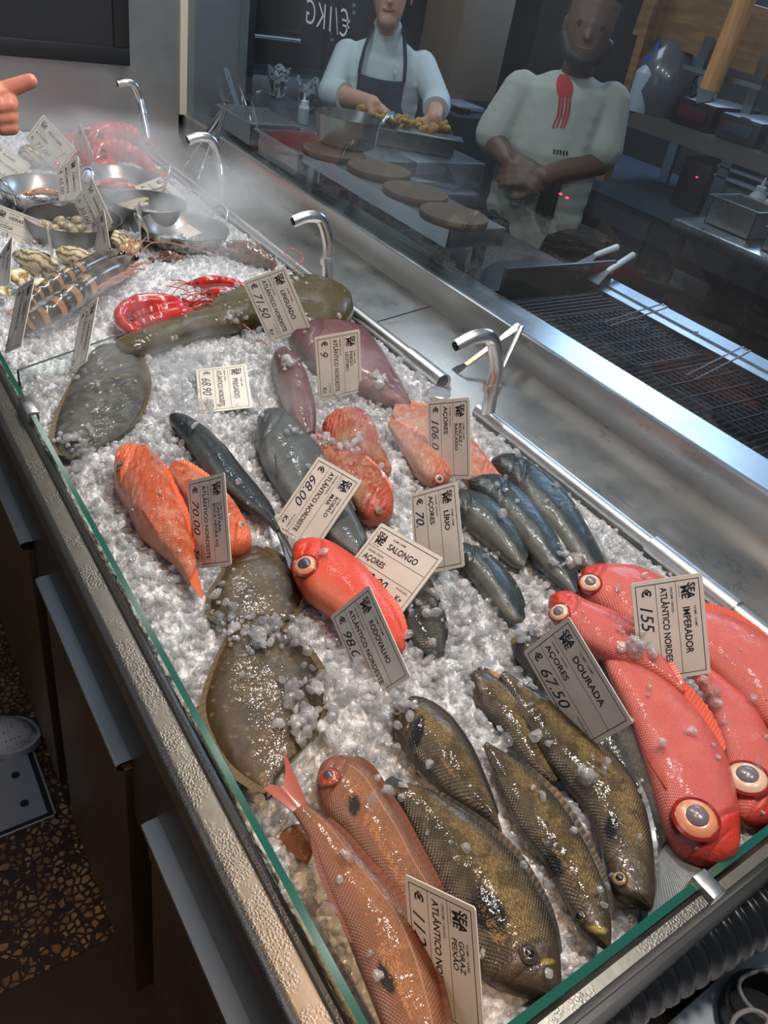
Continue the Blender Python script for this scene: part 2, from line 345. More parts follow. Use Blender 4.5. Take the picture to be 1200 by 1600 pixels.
# ================================================================ FISH
def fishmat(name, dorsal, mid, belly, head, mott=None, mamt=.4, mscale=60, streak=None, scale=.0042, sb=.35, rough=.24, pale=None, dline=None, fine=0, spots=None, satin=0.0, lat=None, gillc=True):
    t = NT(name); uvn = t.n('UVMap', uv_map='norm').outputs[0]; uvm = t.n('UVMap', uv_map='met').outputs[0]
    u, v = [t.n('SeparateXYZ', {0: uvn}).outputs[i] for i in (0, 1)]; tc = t.n('TexCoord').outputs['Object']
    n1 = t.noise(tc, 22, 4, .6); vv = t.math('ADD', v, t.math('MULTIPLY', t.math('SUBTRACT', n1, .5), .22))
    col = t.ramp(vv, [(.05, belly), (.32, mid), (.66, mid), (.93, dorsal)])
    if streak:
        mp = t.n('Mapping', {'Vector': uvm, 'Scale': (60, 240, 1), 'Rotation': (0, 0, .5)}).outputs[0]; ns = t.noise(mp, 4, 3, .6)
        band = t.ramp(vv, [(.28, 0.0), (.46, 1.0), (.66, .9), (.86, 0.0)]); ub = t.ramp(u, [(.16, 0.15), (.34, 1.0), (.75, .8), (1, .1)])
        f = t.math('MULTIPLY', t.math('MULTIPLY', band, ub), t.ramp(ns, [(.42, 0.0), (.66, 1.0)])); f = t.math('MULTIPLY', f, .75)
        col = t.mix(f, col, streak)
    if mott:
        m1 = t.ramp(t.noise(tc, mscale, 5, .7), [(.47, 0.0), (.56, 1.0)]); col = t.mix(t.math('MULTIPLY', m1, mamt), col, mott)
        m2 = t.ramp(t.noise(tc, mscale * 2.3, 5, .75), [(.55, 0.0), (.64, 1.0)]); col = t.mix(t.math('MULTIPLY', m2, mamt * .7), col, t.mix(.55, col, (.03, .015, .01)))
    if spots:
        sv = t.n('TexVoronoi', {'Vector': tc, 'Scale': 90.0}).outputs['Distance']; col = t.mix(t.math('MULTIPLY', t.ramp(sv, [(.12, 1.0), (.3, 0.0)]), .7), col, spots)
    bl = t.n('Attribute', attribute_name='blot').outputs['Vector']; bx, by = [t.n('SeparateXYZ', {0: bl}).outputs[i] for i in (0, 1)]; nb_ = t.math('MULTIPLY', t.math('SUBTRACT', t.noise(tc, 70, 4, .7), .5), .9)
    hm = t.ramp(t.math('ADD', u, t.math('MULTIPLY', t.math('SUBTRACT', n1, .5), .10)), [(.20, 1.0), (.30, 0.0)])
    col = t.mix(t.math('MULTIPLY', hm, .85), col, head)
    wob = t.n('VectorMath', {0: uvm, 1: t.n('VectorMath', {0: t.n('TexNoise', {'Vector': tc, 'Scale': 60.0}).outputs['Color'], 'Scale': scale * .5}, operation='SCALE').outputs[0]}, operation='ADD').outputs[0]
    sx, sy = [t.n('SeparateXYZ', {0: wob}).outputs[i] for i in (0, 1)]
    a = t.math('SINE', t.math('MULTIPLY', t.math('ADD', sx, sy), PI / scale)); b = t.math('SINE', t.math('MULTIPLY', t.math('SUBTRACT', sx, sy), PI / scale)); sc = t.math('MULTIPLY', a, b)
    body = t.math('SUBTRACT', 1.0, hm); h = t.math('MULTIPLY', t.math('ABSOLUTE', sc), body)
    if pale: col = t.mix(t.math('MULTIPLY', t.ramp(h, [(.0, .85), (.28, 0.0)]), t.math('MULTIPLY', body, t.ramp(vv, [(.05, .2), (.35, .9), (.8, .5)]))), col, pale)
    if lat:
        ll = t.ramp(t.math('ABSOLUTE', t.math('SUBTRACT', v, .70)), [(.0, 1.0), (.022, 0.0)]); col = t.mix(t.math('MULTIPLY', t.math('MULTIPLY', ll, body), .55), col, lat)
    if fine: col = t.mix(t.math('MULTIPLY', t.noise(tc, 420, 3, .7), fine), col, (.02, .015, .01))
    col = t.mix(t.math('MULTIPLY', t.ramp(t.math('ADD', bx, nb_), [(.28, 0.0), (.62, 1.0)]), .93), col, (.008, .008, .009)); col = t.mix(t.math('MULTIPLY', t.ramp(t.math('ADD', by, nb_), [(.35, 0.0), (.7, 1.0)]), .8), col, S(156, 138, 52))
    g1 = t.math('SUBTRACT', .247, t.math('MULTIPLY', t.math('POWER', t.math('ABSOLUTE', t.math('SUBTRACT', v, .45)), 2.0), .18)); crease = t.math('MULTIPLY', t.ramp(t.math('ABSOLUTE', t.math('SUBTRACT', u, g1)), [(.0, 1.0), (.010, 0.0)]), t.ramp(v, [(.80, 1.0), (.86, 0.0)]))
    cr2 = t.math('MULTIPLY', t.ramp(t.math('ABSOLUTE', t.math('SUBTRACT', u, t.math('MULTIPLY', g1, .70))), [(.0, .6), (.007, 0.0)]), t.ramp(v, [(.52, 1.0), (.60, 0.0)]))
    mo = t.math('MULTIPLY', t.ramp(t.math('ABSOLUTE', t.math('SUBTRACT', v, t.math('SUBTRACT', .38, t.math('MULTIPLY', u, 1.4)))), [(.0, 1.0), (.028, 0.0)]), t.ramp(u, [(.085, 1.0), (.095, 0.0)]))
    crs = t.math('MAXIMUM', t.math('MAXIMUM', crease, cr2), mo) if gillc else 0.0
    if gillc: col = t.mix(t.math('MULTIPLY', crs, .6), col, t.mix(.75, col, (.02, .01, .01)))
    hb = t.math('MULTIPLY', t.noise(tc, 55, 5, .65), hm)
    wetn = t.noise(tc, 35, 4, .6)
    t.P(Base_Color=col, Roughness=t.math('ADD', rough, t.math('MULTIPLY', wetn, .2)), Metallic=satin, Specular_IOR_Level=.35, Coat_Weight=.35, Coat_Roughness=.06, Coat_Normal=t.bump(wetn, .5, .005), Normal=t.bump(h, sb * 1.3, .0016, t.bump(hb, .55, .006)))
    t.P(Subsurface_Weight=.12, Subsurface_Radius=(.01, .004, .003), Subsurface_Scale=.5)
    return t.m
def finmat(name, col, col2, rays=500):
    t = NT(name); uvm = t.n('UVMap', uv_map='norm').outputs[0]; u, v = [t.n('SeparateXYZ', {0: uvm}).outputs[i] for i in (0, 1)]
    s = t.ramp(t.math('ABSOLUTE', t.math('SINE', t.math('MULTIPLY', v, rays / 5))), [(.0, .3), (1.0, .9)])
    t.P(Base_Color=t.mix(s, col, col2), Roughness=.28, Coat_Weight=.7, Coat_Roughness=.1, Transmission_Weight=.0, Alpha=.96, Normal=t.bump(s, .5, .001)); return t.m
FM = {}
FM['imper'] = fishmat('red_bream_skin', S(188, 58, 48), S(208, 88, 80), S(214, 116, 106), S(196, 50, 28), mott=S(220, 116, 94), mamt=.35, mscale=25, scale=.0036, sb=.45, pale=S(240, 160, 150))
FM['salongo'] = fishmat('scarlet_skin', S(215, 55, 38), S(226, 72, 48), S(228, 120, 84), S(212, 52, 26), scale=.0030, sb=.35, pale=S(236, 120, 96), rough=.2)
FM['dourada'] = fishmat('golden_bream_skin', S(44, 44, 38), S(100, 88, 64), S(108, 98, 84), S(72, 60, 46), mott=S(56, 50, 40), mamt=.6, mscale=32, streak=S(214, 178, 108), scale=.0040, sb=.6, rough=.22, satin=.15)
FM['greybream'] = fishmat('dark_bream_skin', S(40, 44, 46), S(66, 68, 66), S(110, 112, 110), S(52, 52, 48), mott=S(38, 38, 38), mamt=.5, mscale=32, streak=S(150, 145, 125), scale=.0036, sb=.5, satin=.15)
FM['goraz'] = fishmat('coppery_bream_skin', S(104, 56, 40), S(138, 90, 64), S(136, 98, 84), S(124, 72, 56), mott=S(120, 86, 60), mamt=.5, mscale=25, streak=S(196, 142, 98), scale=.0034, sb=.4, lat=S(196, 160, 128))
FM['lirio'] = fishmat('slate_amberjack_skin', S(18, 28, 32), S(44, 53, 53), S(104, 106, 100), S(36, 42, 40), mott=S(66, 72, 62), mamt=.35, mscale=12, scale=.0016, sb=.12, rough=.17)
FM['bass'] = fishmat('sea_bass_skin', S(30, 38, 42), S(70, 78, 80), S(140, 144, 140), S(62, 68, 70), mott=S(46, 54, 58), mamt=.3, mscale=20, scale=.0036, sb=.5, pale=S(168, 172, 164), satin=.1)
FM['darkbass'] = fishmat('dark_bass_skin', S(20, 30, 34), S(40, 50, 52), S(90, 98, 96), S(34, 42, 44), mott=S(60, 66, 66), scale=.0032, sb=.4, satin=.1)
FM['pargo'] = fishmat('purple_snapper_skin', S(78, 42, 46), S(104, 64, 66), S(136, 104, 100), S(86, 52, 54), mott=S(130, 92, 88), mamt=.4, mscale=20, scale=.0030, sb=.3)
FM['rascasso'] = fishmat('scorpionfish_skin', S(188, 72, 40), S(196, 92, 60), S(214, 150, 120), S(186, 80, 54), mott=S(226, 178, 142), mamt=.55, mscale=55, scale=.0026, sb=.6, fine=.35)
FM['rocaz'] = fishmat('mottled_redfish_skin', S(190, 84, 54), S(204, 118, 88), S(224, 176, 152), S(196, 110, 84), mott=S(226, 186, 158), mamt=.55, mscale=60, scale=.0028, sb=.5, fine=.25)
FM['cantaril'] = fishmat('orange_rockfish_skin', S(226, 84, 34), S(214, 98, 54), S(228, 140, 110), S(222, 110, 66), mott=S(232, 158, 122), mamt=.7, mscale=30, scale=.0036, sb=.6)
FM['brill'] = fishmat('brill_skin', S(70, 54, 24), S(84, 66, 30), S(70, 54, 26), S(84, 62, 32), mott=S(46, 34, 14), mamt=.8, mscale=20, scale=.0018, sb=.15, fine=.45, spots=S(132, 114, 74), rough=.2)
FM['turbot'] = fishmat('turbot_skin', S(88, 88, 78), S(104, 104, 94), S(96, 96, 86), S(92, 92, 84), mott=S(54, 56, 50), mamt=.75, mscale=34, scale=.0018, sb=.3, fine=.4, rough=.3)
FM['sole'] = fishmat('sole_skin', S(70, 62, 28), S(92, 80, 40), S(80, 70, 34), S(82, 72, 38), mott=S(60, 52, 26), mamt=.6, mscale=30, scale=.0020, sb=.3, fine=.3, rough=.18, gillc=False)
FN = {k: finmat('fin_' + k, a, b) for k, a, b in (('red', S(196, 44, 24), S(232, 110, 80)), ('copper', S(150, 58, 40), S(178, 92, 66)), ('grey', S(70, 74, 76), S(120, 126, 128)), ('dark', S(28, 28, 28), S(56, 54, 50)), ('orange', S(226, 84, 36), S(240, 130, 80)), ('brown', S(84, 68, 38), S(112, 94, 58)), ('purple', S(96, 54, 58), S(132, 88, 86)), ('rust', S(104, 58, 44), S(134, 84, 64)))}
IR = {k: simple('iris_' + k, c, .25, Coat_Weight=1.0, Coat_Roughness=.04) for k, c in (('orange', S(228, 150, 108)), ('pale', S(226, 190, 160)), ('dark', S(62, 52, 40)), ('gold', S(150, 126, 80)), ('red', S(176, 62, 40)), ('ring', S(150, 34, 18)))}
PU = {k: simple('pupil_' + k, c, .25, Coat_Weight=.5, Coat_Roughness=.05) for k, c in (('cloud', S(118, 108, 112)), ('black', S(12, 13, 16)), ('slate', S(66, 70, 78)), ('blue', S(84, 112, 140)))}
SPOT = simple('dark_blotch', S(20, 19, 20), .35, Coat_Weight=.6); YEL = simple('yellow_mark', S(150, 132, 50), .35, Coat_Weight=.6)
FISH = []     # (bvh, outline polygon, name)
def fish(name, label, cat, st, mat, fin, z=.886, tk=.48, eye=None, tail=None, dors=(.22, .80, .012), pect=None, group=None, blotch=None, mark=None, gill=True, N=110, Mn=44, rug=0, tip=0.25, mouth=True, flat=False, lift=0.0, anal=None, dfin=None):
    """stations: (dorsal px, dorsal py, ventral px, ventral py) head to tail, on the horizontal plane z"""
    A = []
    for s in st:
        d = P(s[0], s[1], z); v = P(s[2], s[3], z); A.append((d.x, d.y, v.x, v.y))
    C4 = crom(A, N); D = [Vector((c[0], c[1], z)) for c in C4]; Vn = [Vector((c[2], c[3], z)) for c in C4]
    cen = [(a + b) / 2 for a, b in zip(D, Vn)]; hv = [(a - b) / 2 for a, b in zip(D, Vn)]
    s = [0]
    for i in range(1, N): s.append(s[-1] + (cen[i] - cen[i - 1]).length)
    L = s[-1]; hm = max(h.length for h in hv)
    V = []; F = []; un = []; um = []
    for i in range(N):
        u = i / (N - 1); h = hv[i]; hl = h.length; nose = min(1, (i / 7.0)) ** .5 if i < 7 else 1
        base = (hl * .6 + hm * .4) * tk * (1 - .50 * max(0, (u - .45) / .55) ** 1.3)
        T = base * (.35 + .65 * nose) if i else base * .15
        if i == 0: h = h * .55
        if i == 1: h = h * .85
        zl = lift * math.sin(PI * u)
        for k in range(Mn):
            q = 2 * PI * k / Mn; c_, s_ = math.cos(q), math.sin(q)
            vn = (1 + c_) / 2; g = 0
            if s_ > 0:
                sw = abs(s_) ** .85; gg = .235 - .09 * (vn - .45) ** 2 * 4 * .5
                if gill: g -= .13 * math.exp(-((u - gg - .012) / .009) ** 2) * (1 if vn < .82 else 0) ; g += .05 * math.exp(-((u - gg + .03) / .03) ** 2)
                if gill: g -= .05 * math.exp(-((u - gg * .72) / .006) ** 2) * (1 if vn < .6 else 0)
                if mouth: g -= .34 * math.exp(-((vn - .36 + u * 1.2) / .045) ** 2) * max(0, 1 - u / .085)
            else: sw = -abs(s_) ** .85
            ny = noise.noise(Vector((u * 9, vn * 5, len(FISH) * 3.1))) * .05
            if rug: ny += rug * (noise.noise(Vector((u * 38, vn * 16, 7.0))) + .6 * noise.noise(Vector((u * 80, vn * 34, 2.0))))
            V.append(cen[i] + h * c_ + Vector((0, 0, T * sw * (1 + g + ny) + zl)))
            un.append((u, vn)); um.append((s[i], c_ * hl))
    for i in range(N - 1):
        for k in range(Mn):
            k2 = (k + 1) % Mn; F.append((i * Mn + k, (i + 1) * Mn + k, (i + 1) * Mn + k2, i * Mn + k2))
    F.append(tuple(range(Mn))); F.append(tuple((N - 1) * Mn + k for k in range(Mn - 1, -1, -1)))
    bvh = BVHTree.FromPolygons(V, F)
    c0 = cen[N // 3]; root = thing(name, (c0.x, c0.y, z - hm * tk), label, cat, group)
    bo = mk('body', V, F, mat, root, True, {'norm': un, 'met': um})
    if blotch or mark:
        at_ = bo.data.attributes.new('blot', 'FLOAT_VECTOR', 'POINT'); RT = ROT.transposed(); arr = []
        for v in V:
            q = RT @ (v - CAM); x = 600 + FPX * q.x / -q.z; y = 800 - FPX * q.y / -q.z; o_ = [0, 0, 0]
            for ii, l_ in ((0, blotch), (1, mark)):
                if l_:
                    dx, dy = x - l_[0], y - l_[1]; ca, sa = math.cos(l_[4]), math.sin(l_[4]); o_[ii] = max(0, 1.25 - math.hypot((dx * ca + dy * sa) / l_[2], (-dx * sa + dy * ca) / l_[3]) * .75) if v.z > z - .004 else 0
            arr += o_
        at_.data.foreach_set('vector', arr)
    FISH.append((bvh, [(d.x, d.y) for d in D] + [(d.x, d.y) for d in reversed(Vn)], name))
    def hit(px, py):
        r = bvh.ray_cast(CAM, ray(px, py)); return (r[0], r[1]) if r[0] else (None, None)
    tz = lambda u: z + lift * math.sin(PI * u)
    def finstrip(nm, rows, fm):
        """rows: list of (base point, tip point)"""
        K = 5; V = []; F = []; U = []; n = len(rows); th = .0009
        for i, (a, b) in enumerate(rows):
            for j in range(K):
                f = j / (K - 1); p = a.lerp(b, f); V += [p + Vector((0, 0, th * (1.2 - f))), p - Vector((0, 0, th * (1.2 - f)))]; U += [(f, i / (n - 1) * .9)] * 2
        W = K * 2
        for i in range(n - 1):
            for j in range(K - 1):
                a = i * W + j * 2; b = a + W; F += [(a, b, b + 2, a + 2), (a + 1, a + 3, b + 3, b + 1)]
            F += [(i * W, i * W + 1, (i + 1) * W + 1, (i + 1) * W), (i * W + W - 2, (i + 1) * W + W - 2, (i + 1) * W + W - 1, i * W + W - 1)]
        F += [tuple([0] + [2 * j for j in range(1, K)] + [2 * j + 1 for j in range(K - 1, -1, -1)]), tuple([(n - 1) * W + 2 * j for j in range(K - 1, -1, -1)] + [(n - 1) * W + 2 * j + 1 for j in range(K)])]
        return mk(nm, V, F, fm, root, True, {'norm': U}, sharp=60)
    for side, spec, nm in ((1, dors, 'dorsal_fin'), (-1, anal, 'anal_fin')):
        if not spec: continue
        a, b, hh = spec; rows = []; n = 26
        for j in range(n):
            u = a + (b - a) * j / (n - 1); i = min(N - 1, int(u * (N - 1))); edge = (D if side > 0 else Vn)[i]; dr = hv[i].normalized() * side; tn = (cen[min(i + 1, N - 1)] - cen[max(i - 1, 0)]).normalized()
            prof_ = math.sin(PI * min(1, (j / (n - 1)) * .9 + .08)) ** .6 * (1 + (.15 if j % 2 and hh > .0065 else 0))
            e = edge - dr * .004; e.z = tz(u) + .003
            rows.append((e, e + dr * (hh * prof_ + .004) + tn * hh * prof_ * .8 + Vector((0, 0, .004))))
        finstrip(nm, rows, dfin or fin)
    if tail:   # fan: list of tip pixels from dorsal to ventral
        tips = bez([P(x, y, z + .004) for x, y in tail], 22); e1 = D[-1].lerp(cen[-1], .1) ; e2 = Vn[-1].lerp(cen[-1], .1); bk = (cen[-1] - cen[-4])
        finstrip('tail_fin', [((e1.lerp(e2, j / 21) - bk * .8), tips[j]) for j in range(22)], fin)
    if pect:   # (root px, tip1 px, tip2 px)
        r0, n0 = hit(*pect[0])
        if r0:
            t1, _ = hit(*pect[1]); t2, _ = hit(*pect[2]); t1 = t1 or P(*pect[1], r0.z); t2 = t2 or P(*pect[2], r0.z)
            up = Vector((0, 0, .003)); wd = (t2 - t1) * .12
            finstrip('pectoral_fin', [(r0 + up + wd * (j / 11 - .5), t1.lerp(t2, j / 11) + up + (t1.lerp(t2, .5) - r0) * .16 * math.sin(PI * j / 11)) for j in range(12)], fin)
    if eye:
        for ex_ in (eye if isinstance(eye, list) else [eye]):
            ex, ey, er, irk, puk = ex_[:5]; p0, n0 = hit(ex, ey)
            if not p0: print('EYE MISS', name, ex, ey); continue
            if n0.z < 0: n0 = -n0
            n0 = (n0 + Vector((0, 0, .6))).normalized()
            r = er * (p0 - CAM).length / FPX; ax = n0.orthogonal().normalized(); fr = Matrix((ax, n0.cross(ax), n0)).transposed()
            lid = ex_[5] if len(ex_) > 5 else IR['ring']
            e = MB().lathe(p0, [(r * 1.16, -.25 * r), (r * 1.12, .10 * r), (r * 1.0, .20 * r), (r * .93, .14 * r)], 40, fr=fr)
            e.F = e.F[:3 * 40]
            es = e.build('eye_socket', mat if lid is None else lid, root)
            e = MB().lathe(p0, [(r * .97, -.2 * r), (r * .95, .10 * r), (r * .8, .26 * r), (r * .62, .34 * r), (r * .5, .35 * r), (0, .35 * r)], 40, fr=fr).build('eye', IR[irk], root)
            MB().lathe(p0, [(r * .54, .30 * r), (r * .52, .40 * r), (r * .40, .50 * r), (r * .22, .56 * r), (0, .58 * r)], 32, fr=fr).build('pupil', PU[puk], e)
            hl_ = None
    return root
RB = 'red deep-water fish with big clouded eyes at the right end'
fish('red_bream', 'largest glossy red fish by the end glass, huge orange-ringed eye, snout down', 'fish',
     [(1149, 1340, 1140, 1348), (1152, 1312, 1112, 1352), (1150, 1275, 1072, 1338), (1144, 1235, 1043, 1305), (1132, 1195, 1024, 1250), (1112, 1155, 1008, 1195), (1085, 1115, 990, 1140), (1050, 1077, 970, 1092), (1015, 1052, 950, 1050), (985, 1035, 938, 1015)], FM['imper'], FN['red'], z=.893,
     eye=(1087, 1280, 29, 'orange', 'cloud'), dors=(.48, .93, .016), pect=((1040, 1235), (1010, 1190), (1030, 1185)), group=None, tk=.55)
fish('red_bream', 'pink-red fish with pale-ringed eye at the right picture edge, head down', 'fish',
     [(1228, 1278, 1220, 1286), (1226, 1235, 1172, 1290), (1214, 1190, 1142, 1262), (1197, 1148, 1130, 1190), (1173, 1104, 1116, 1130), (1135, 1068, 1096, 1080), (1100, 1040, 1068, 1045)], FM['imper'], FN['red'], z=.884, eye=(1167, 1217, 27, 'pale', 'cloud'), tk=.5, dors=None)
fish('red_bream', 'slender red fish pointing up-left between the DOURADA and IMPERADOR cards', 'fish',
     [(858, 932, 858, 942), (885, 931, 868, 968), (915, 946, 893, 990), (955, 962, 918, 1012), (1000, 990, 955, 1030), (1030, 1022, 1000, 1045), (1052, 1055, 1035, 1062), (1070, 1082, 1064, 1084)], FM['imper'], FN['red'], z=.902, eye=(874, 957, 15, 'pale', 'cloud'), dors=(.45, .95, .006), tk=.6)
fish('red_bream', 'red fish farthest back by the pipe, head just left of the IMPERADOR card', 'fish',
     [(903, 897, 903, 905), (930, 891, 908, 928), (965, 890, 935, 950), (1005, 898, 965, 975), (1050, 920, 1010, 1000), (1090, 955, 1050, 1010), (1110, 985, 1080, 1015)], FM['imper'], FN['red'], z=.882, eye=(922, 911, 16, 'pale', 'cloud'), dors=None, tk=.5)
fish('red_bream', 'deep pink-red fish right of the IMPERADOR card, its head out of the picture', 'fish',
     [(1290, 1165, 1280, 1172), (1275, 1110, 1225, 1160), (1240, 1050, 1180, 1118), (1195, 1005, 1142, 1080), (1145, 972, 1110, 1045), (1100, 955, 1080, 1010), (1078, 950, 1068, 985)], FM['imper'], FN['red'], z=.888, dors=(.4, .9, .012), tk=.5, eye=None)
GB = 'golden brown sea bream lying on the ice in front'
fish('golden_bream', 'largest golden brown bream, right beside the nearest price card, black gill blotch', 'fish',
     [(873, 1560, 862, 1563), (876, 1525, 806, 1552), (871, 1475, 762, 1534), (858, 1430, 730, 1498), (836, 1388, 708, 1452), (805, 1340, 688, 1400), (765, 1300, 668, 1350), (720, 1266, 646, 1303), (675, 1238, 628, 1262), (640, 1226, 612, 1238)], FM['dourada'], FN['dark'], z=.886,
     eye=(826, 1491, 12, 'dark', 'black', None), tail=[(612, 1212), (600, 1222), (596, 1240)], dors=(.18, .88, .004), blotch=(762, 1424, 24, 36, -.5), mark=(856, 1502, 12, 5, 0), tk=.5)
fish('golden_bream', 'golden brown bream second from the nearest price card, head down at the end glass', 'fish',
     [(954, 1488, 946, 1482), (954, 1445, 908, 1455), (949, 1400, 893, 1425), (938, 1370, 873, 1385), (920, 1330, 848, 1345), (888, 1275, 815, 1300), (848, 1226, 788, 1245), (800, 1185, 768, 1200), (760, 1160, 755, 1166)], FM['dourada'], FN['dark'], z=.884,
     eye=(906, 1432, 9, 'dark', 'black', None), dors=(.16, .9, .004), blotch=(864, 1352, 13, 20, -.5), mark=(934, 1452, 14, 7, .2), tk=.52)
fish('golden_bream', 'small golden bream with its blunt head up-left under loose ice and black cheek patch', 'fish',
     [(610, 1108, 611, 1118), (628, 1096, 617, 1146), (660, 1098, 640, 1180), (697, 1123, 672, 1216), (728, 1165, 706, 1248), (752, 1215, 742, 1268), (772, 1264, 768, 1286), (784, 1300, 780, 1304)], FM['dourada'], FN['dark'], z=.888,
     eye=(621, 1112, 7, 'gold', 'slate', None), dors=(.2, .9, .004), blotch=(652, 1143, 9, 26, .25), tk=.5)
fish('golden_bream', 'slim golden bream whose head is buried in ice behind the small bream', 'fish',
     [(730, 1050, 738, 1075), (760, 1052, 745, 1095), (805, 1085, 770, 1125), (834, 1130, 800, 1160), (856, 1176, 828, 1196), (873, 1220, 862, 1224)], FM['dourada'], FN['dark'], z=.880, dors=(.1, .9, .004), gill=False, tk=.5)
fish('golden_bream', 'long golden brown bream left of the spread grey tail fin, head down', 'fish',
     [(1018, 1424, 1008, 1418), (1023, 1395, 962, 1398), (1021, 1345, 945, 1350), (1013, 1290, 934, 1300), (997, 1237, 912, 1262), (965, 1190, 878, 1218), (925, 1150, 840, 1165), (870, 1100, 812, 1120), (820, 1072, 795, 1085), (790, 1050, 780, 1058)], FM['dourada'], FN['dark'], z=.888,
     eye=(968, 1373, 10, 'gold', 'black', None), dors=(.15, .85, .004), blotch=(955, 1292, 11, 18, .2), tk=.5)
fish('grey_bream', 'dark grey bream whose broad grey tail fin spreads against the end glass', 'fish',
     [(797, 998, 799, 1008), (835, 990, 810, 1030), (890, 1020, 850, 1080), (940, 1075, 900, 1135), (985, 1133, 935, 1180), (1003, 1180, 970, 1230), (1020, 1225, 1000, 1280), (1036, 1265, 1014, 1312), (1048, 1305, 1022, 1340)], FM['greybream'], FN['grey'], z=.882,
     tail=[(1120, 1386), (1100, 1393), (1075, 1398), (1050, 1415), (1012, 1435)], dors=(.35, .9, .005), mark=(802, 1000, 4, 8, .3), tk=.45)
fish('coppery_bream', 'foreground coppery red bream with forked red tail, head cut off by the picture bottom', 'fish',
     [(700, 1760, 690, 1765), (712, 1700, 650, 1730), (704, 1640, 615, 1650), (697, 1590, 592, 1590), (677, 1505, 562, 1515), (648, 1440, 536, 1448), (612, 1393, 515, 1400), (573, 1350, 499, 1358), (538, 1307, 484, 1315), (505, 1276, 469, 1287), (480, 1256, 458, 1270)], FM['goraz'], FN['copper'], dfin=FN['rust'], z=.902,
     tail=[(441, 1166), (446, 1205), (440, 1228), (425, 1226), (411, 1232)], dors=(.25, .88, .004), blotch=(603, 1528, 10, 26, -.4), tk=.5, anal=(.45, .8, .004))
fish('coppery_bream', 'coppery bream with blunt head and large eye, between foreground bream and large golden bream', 'fish',
     [(503, 1194, 496, 1206), (524, 1185, 494, 1238), (556, 1188, 505, 1270), (582, 1208, 530, 1300), (603, 1243, 552, 1332), (630, 1285, 580, 1365), (655, 1332, 605, 1400), (685, 1385, 640, 1435), (715, 1440, 690, 1465)], FM['goraz'], FN['copper'], dfin=FN['rust'], z=.888,
     eye=(514, 1214, 15, 'red', 'slate', None), dors=(.25, .9, .004), blotch=(554, 1258, 9, 16, -.1), tk=.55)
fish('scarlet_bream', 'vivid scarlet fish beside the brown flatfish, domed head with large black-pupilled eye', 'fish',
     [(456, 856, 456, 872), (476, 849, 459, 895), (512, 853, 478, 928), (545, 873, 512, 955), (574, 898, 540, 980), (597, 930, 570, 995), (618, 960, 597, 1006), (630, 990, 616, 1012), (634, 1010, 628, 1020)], FM['salongo'], FN['red'], z=.900,
     eye=(477, 884, 19, 'orange', 'slate'), dors=(.55, .95, .008), tk=.55)
fish('brill', 'large mottled brown flatfish lying flat against the front of the ice', 'fish',
     [(400, 958, 384, 966), (432, 972, 355, 1000), (470, 1005, 332, 1050), (500, 1050, 318, 1105), (508, 1095, 328, 1150), (500, 1130, 352, 1195), (470, 1175, 385, 1225), (435, 1215, 410, 1240), (425, 1245, 415, 1250)], FM['brill'], FN['brown'], z=.878, rug=.10, tk=.20, eye=None, dors=(.08, .92, .006), anal=(.08, .92, .006), gill=True, mouth=False)
fish('brill', 'smaller brown flatfish tucked above the large one beneath the orange fish', 'fish',
     [(400, 852, 378, 862), (430, 868, 356, 885), (462, 895, 338, 915), (476, 930, 326, 945), (460, 965, 335, 975), (420, 985, 370, 995)], FM['brill'], FN['brown'], z=.872, tk=.22, dors=(.1, .9, .005), anal=(.1, .9, .005), mouth=False)
fish('turbot', 'grey mottled turbot at the front left corner by the glass divider', 'fish',
     [(160, 540, 143, 553), (196, 546, 122, 585), (224, 572, 104, 620), (232, 605, 90, 655), (222, 645, 84, 690), (195, 680, 92, 712), (150, 705, 110, 720)], FM['turbot'], FN['brown'], z=.880, rug=.22, tk=.24, dors=(.05, .92, .007), anal=(.05, .92, .007),
     eye=[(163, 578, 5, 'gold', 'black', None), (182, 590, 5, 'gold', 'black', None)])
fish('sole', 'long olive brown sole with glossy rounded end beside the pipe, under the LINGUADO card', 'fish',
     [(553, 484, 550, 500), (534, 462, 535, 515), (500, 449, 498, 522), (460, 446, 460, 520), (415, 452, 418, 512), (370, 460, 378, 502), (330, 476, 340, 505), (300, 490, 310, 508)], FM['sole'], FN['brown'], z=.892, tk=.42, gill=False, mouth=False, dors=(.05, .95, .004))
fish('sole', 'second olive sole draped over the glass divider with narrow end by the turbot', 'fish',
     [(400, 468, 405, 500), (360, 478, 372, 512), (310, 492, 322, 518), (260, 506, 275, 534), (220, 520, 232, 548), (192, 532, 205, 553), (180, 537, 190, 551)], FM['sole'], FN['brown'], z=.896, tk=.5, gill=False, mouth=False, dors=(.05, .9, .004))
fish('snapper', 'purple-pink snapper lying half behind the card near the pipe', 'fish',
     [(450, 522, 452, 535), (478, 516, 466, 552), (520, 514, 494, 572), (562, 524, 528, 592), (592, 552, 562, 608), (613, 585, 592, 622), (628, 610, 614, 630), (642, 632, 634, 640)], FM['pargo'], FN['purple'], z=.890, dors=(.45, .95, .008), tk=.45)
fish('snapper', 'dark purple snapper curving out of the ice above the grey bass', 'fish',
     [(424, 560, 424, 572), (446, 557, 432, 598), (470, 580, 446, 630), (485, 612, 452, 652), (494, 648, 462, 668), (492, 680, 474, 684)], FM['pargo'], FN['purple'], z=.896, dors=None, tk=.6)
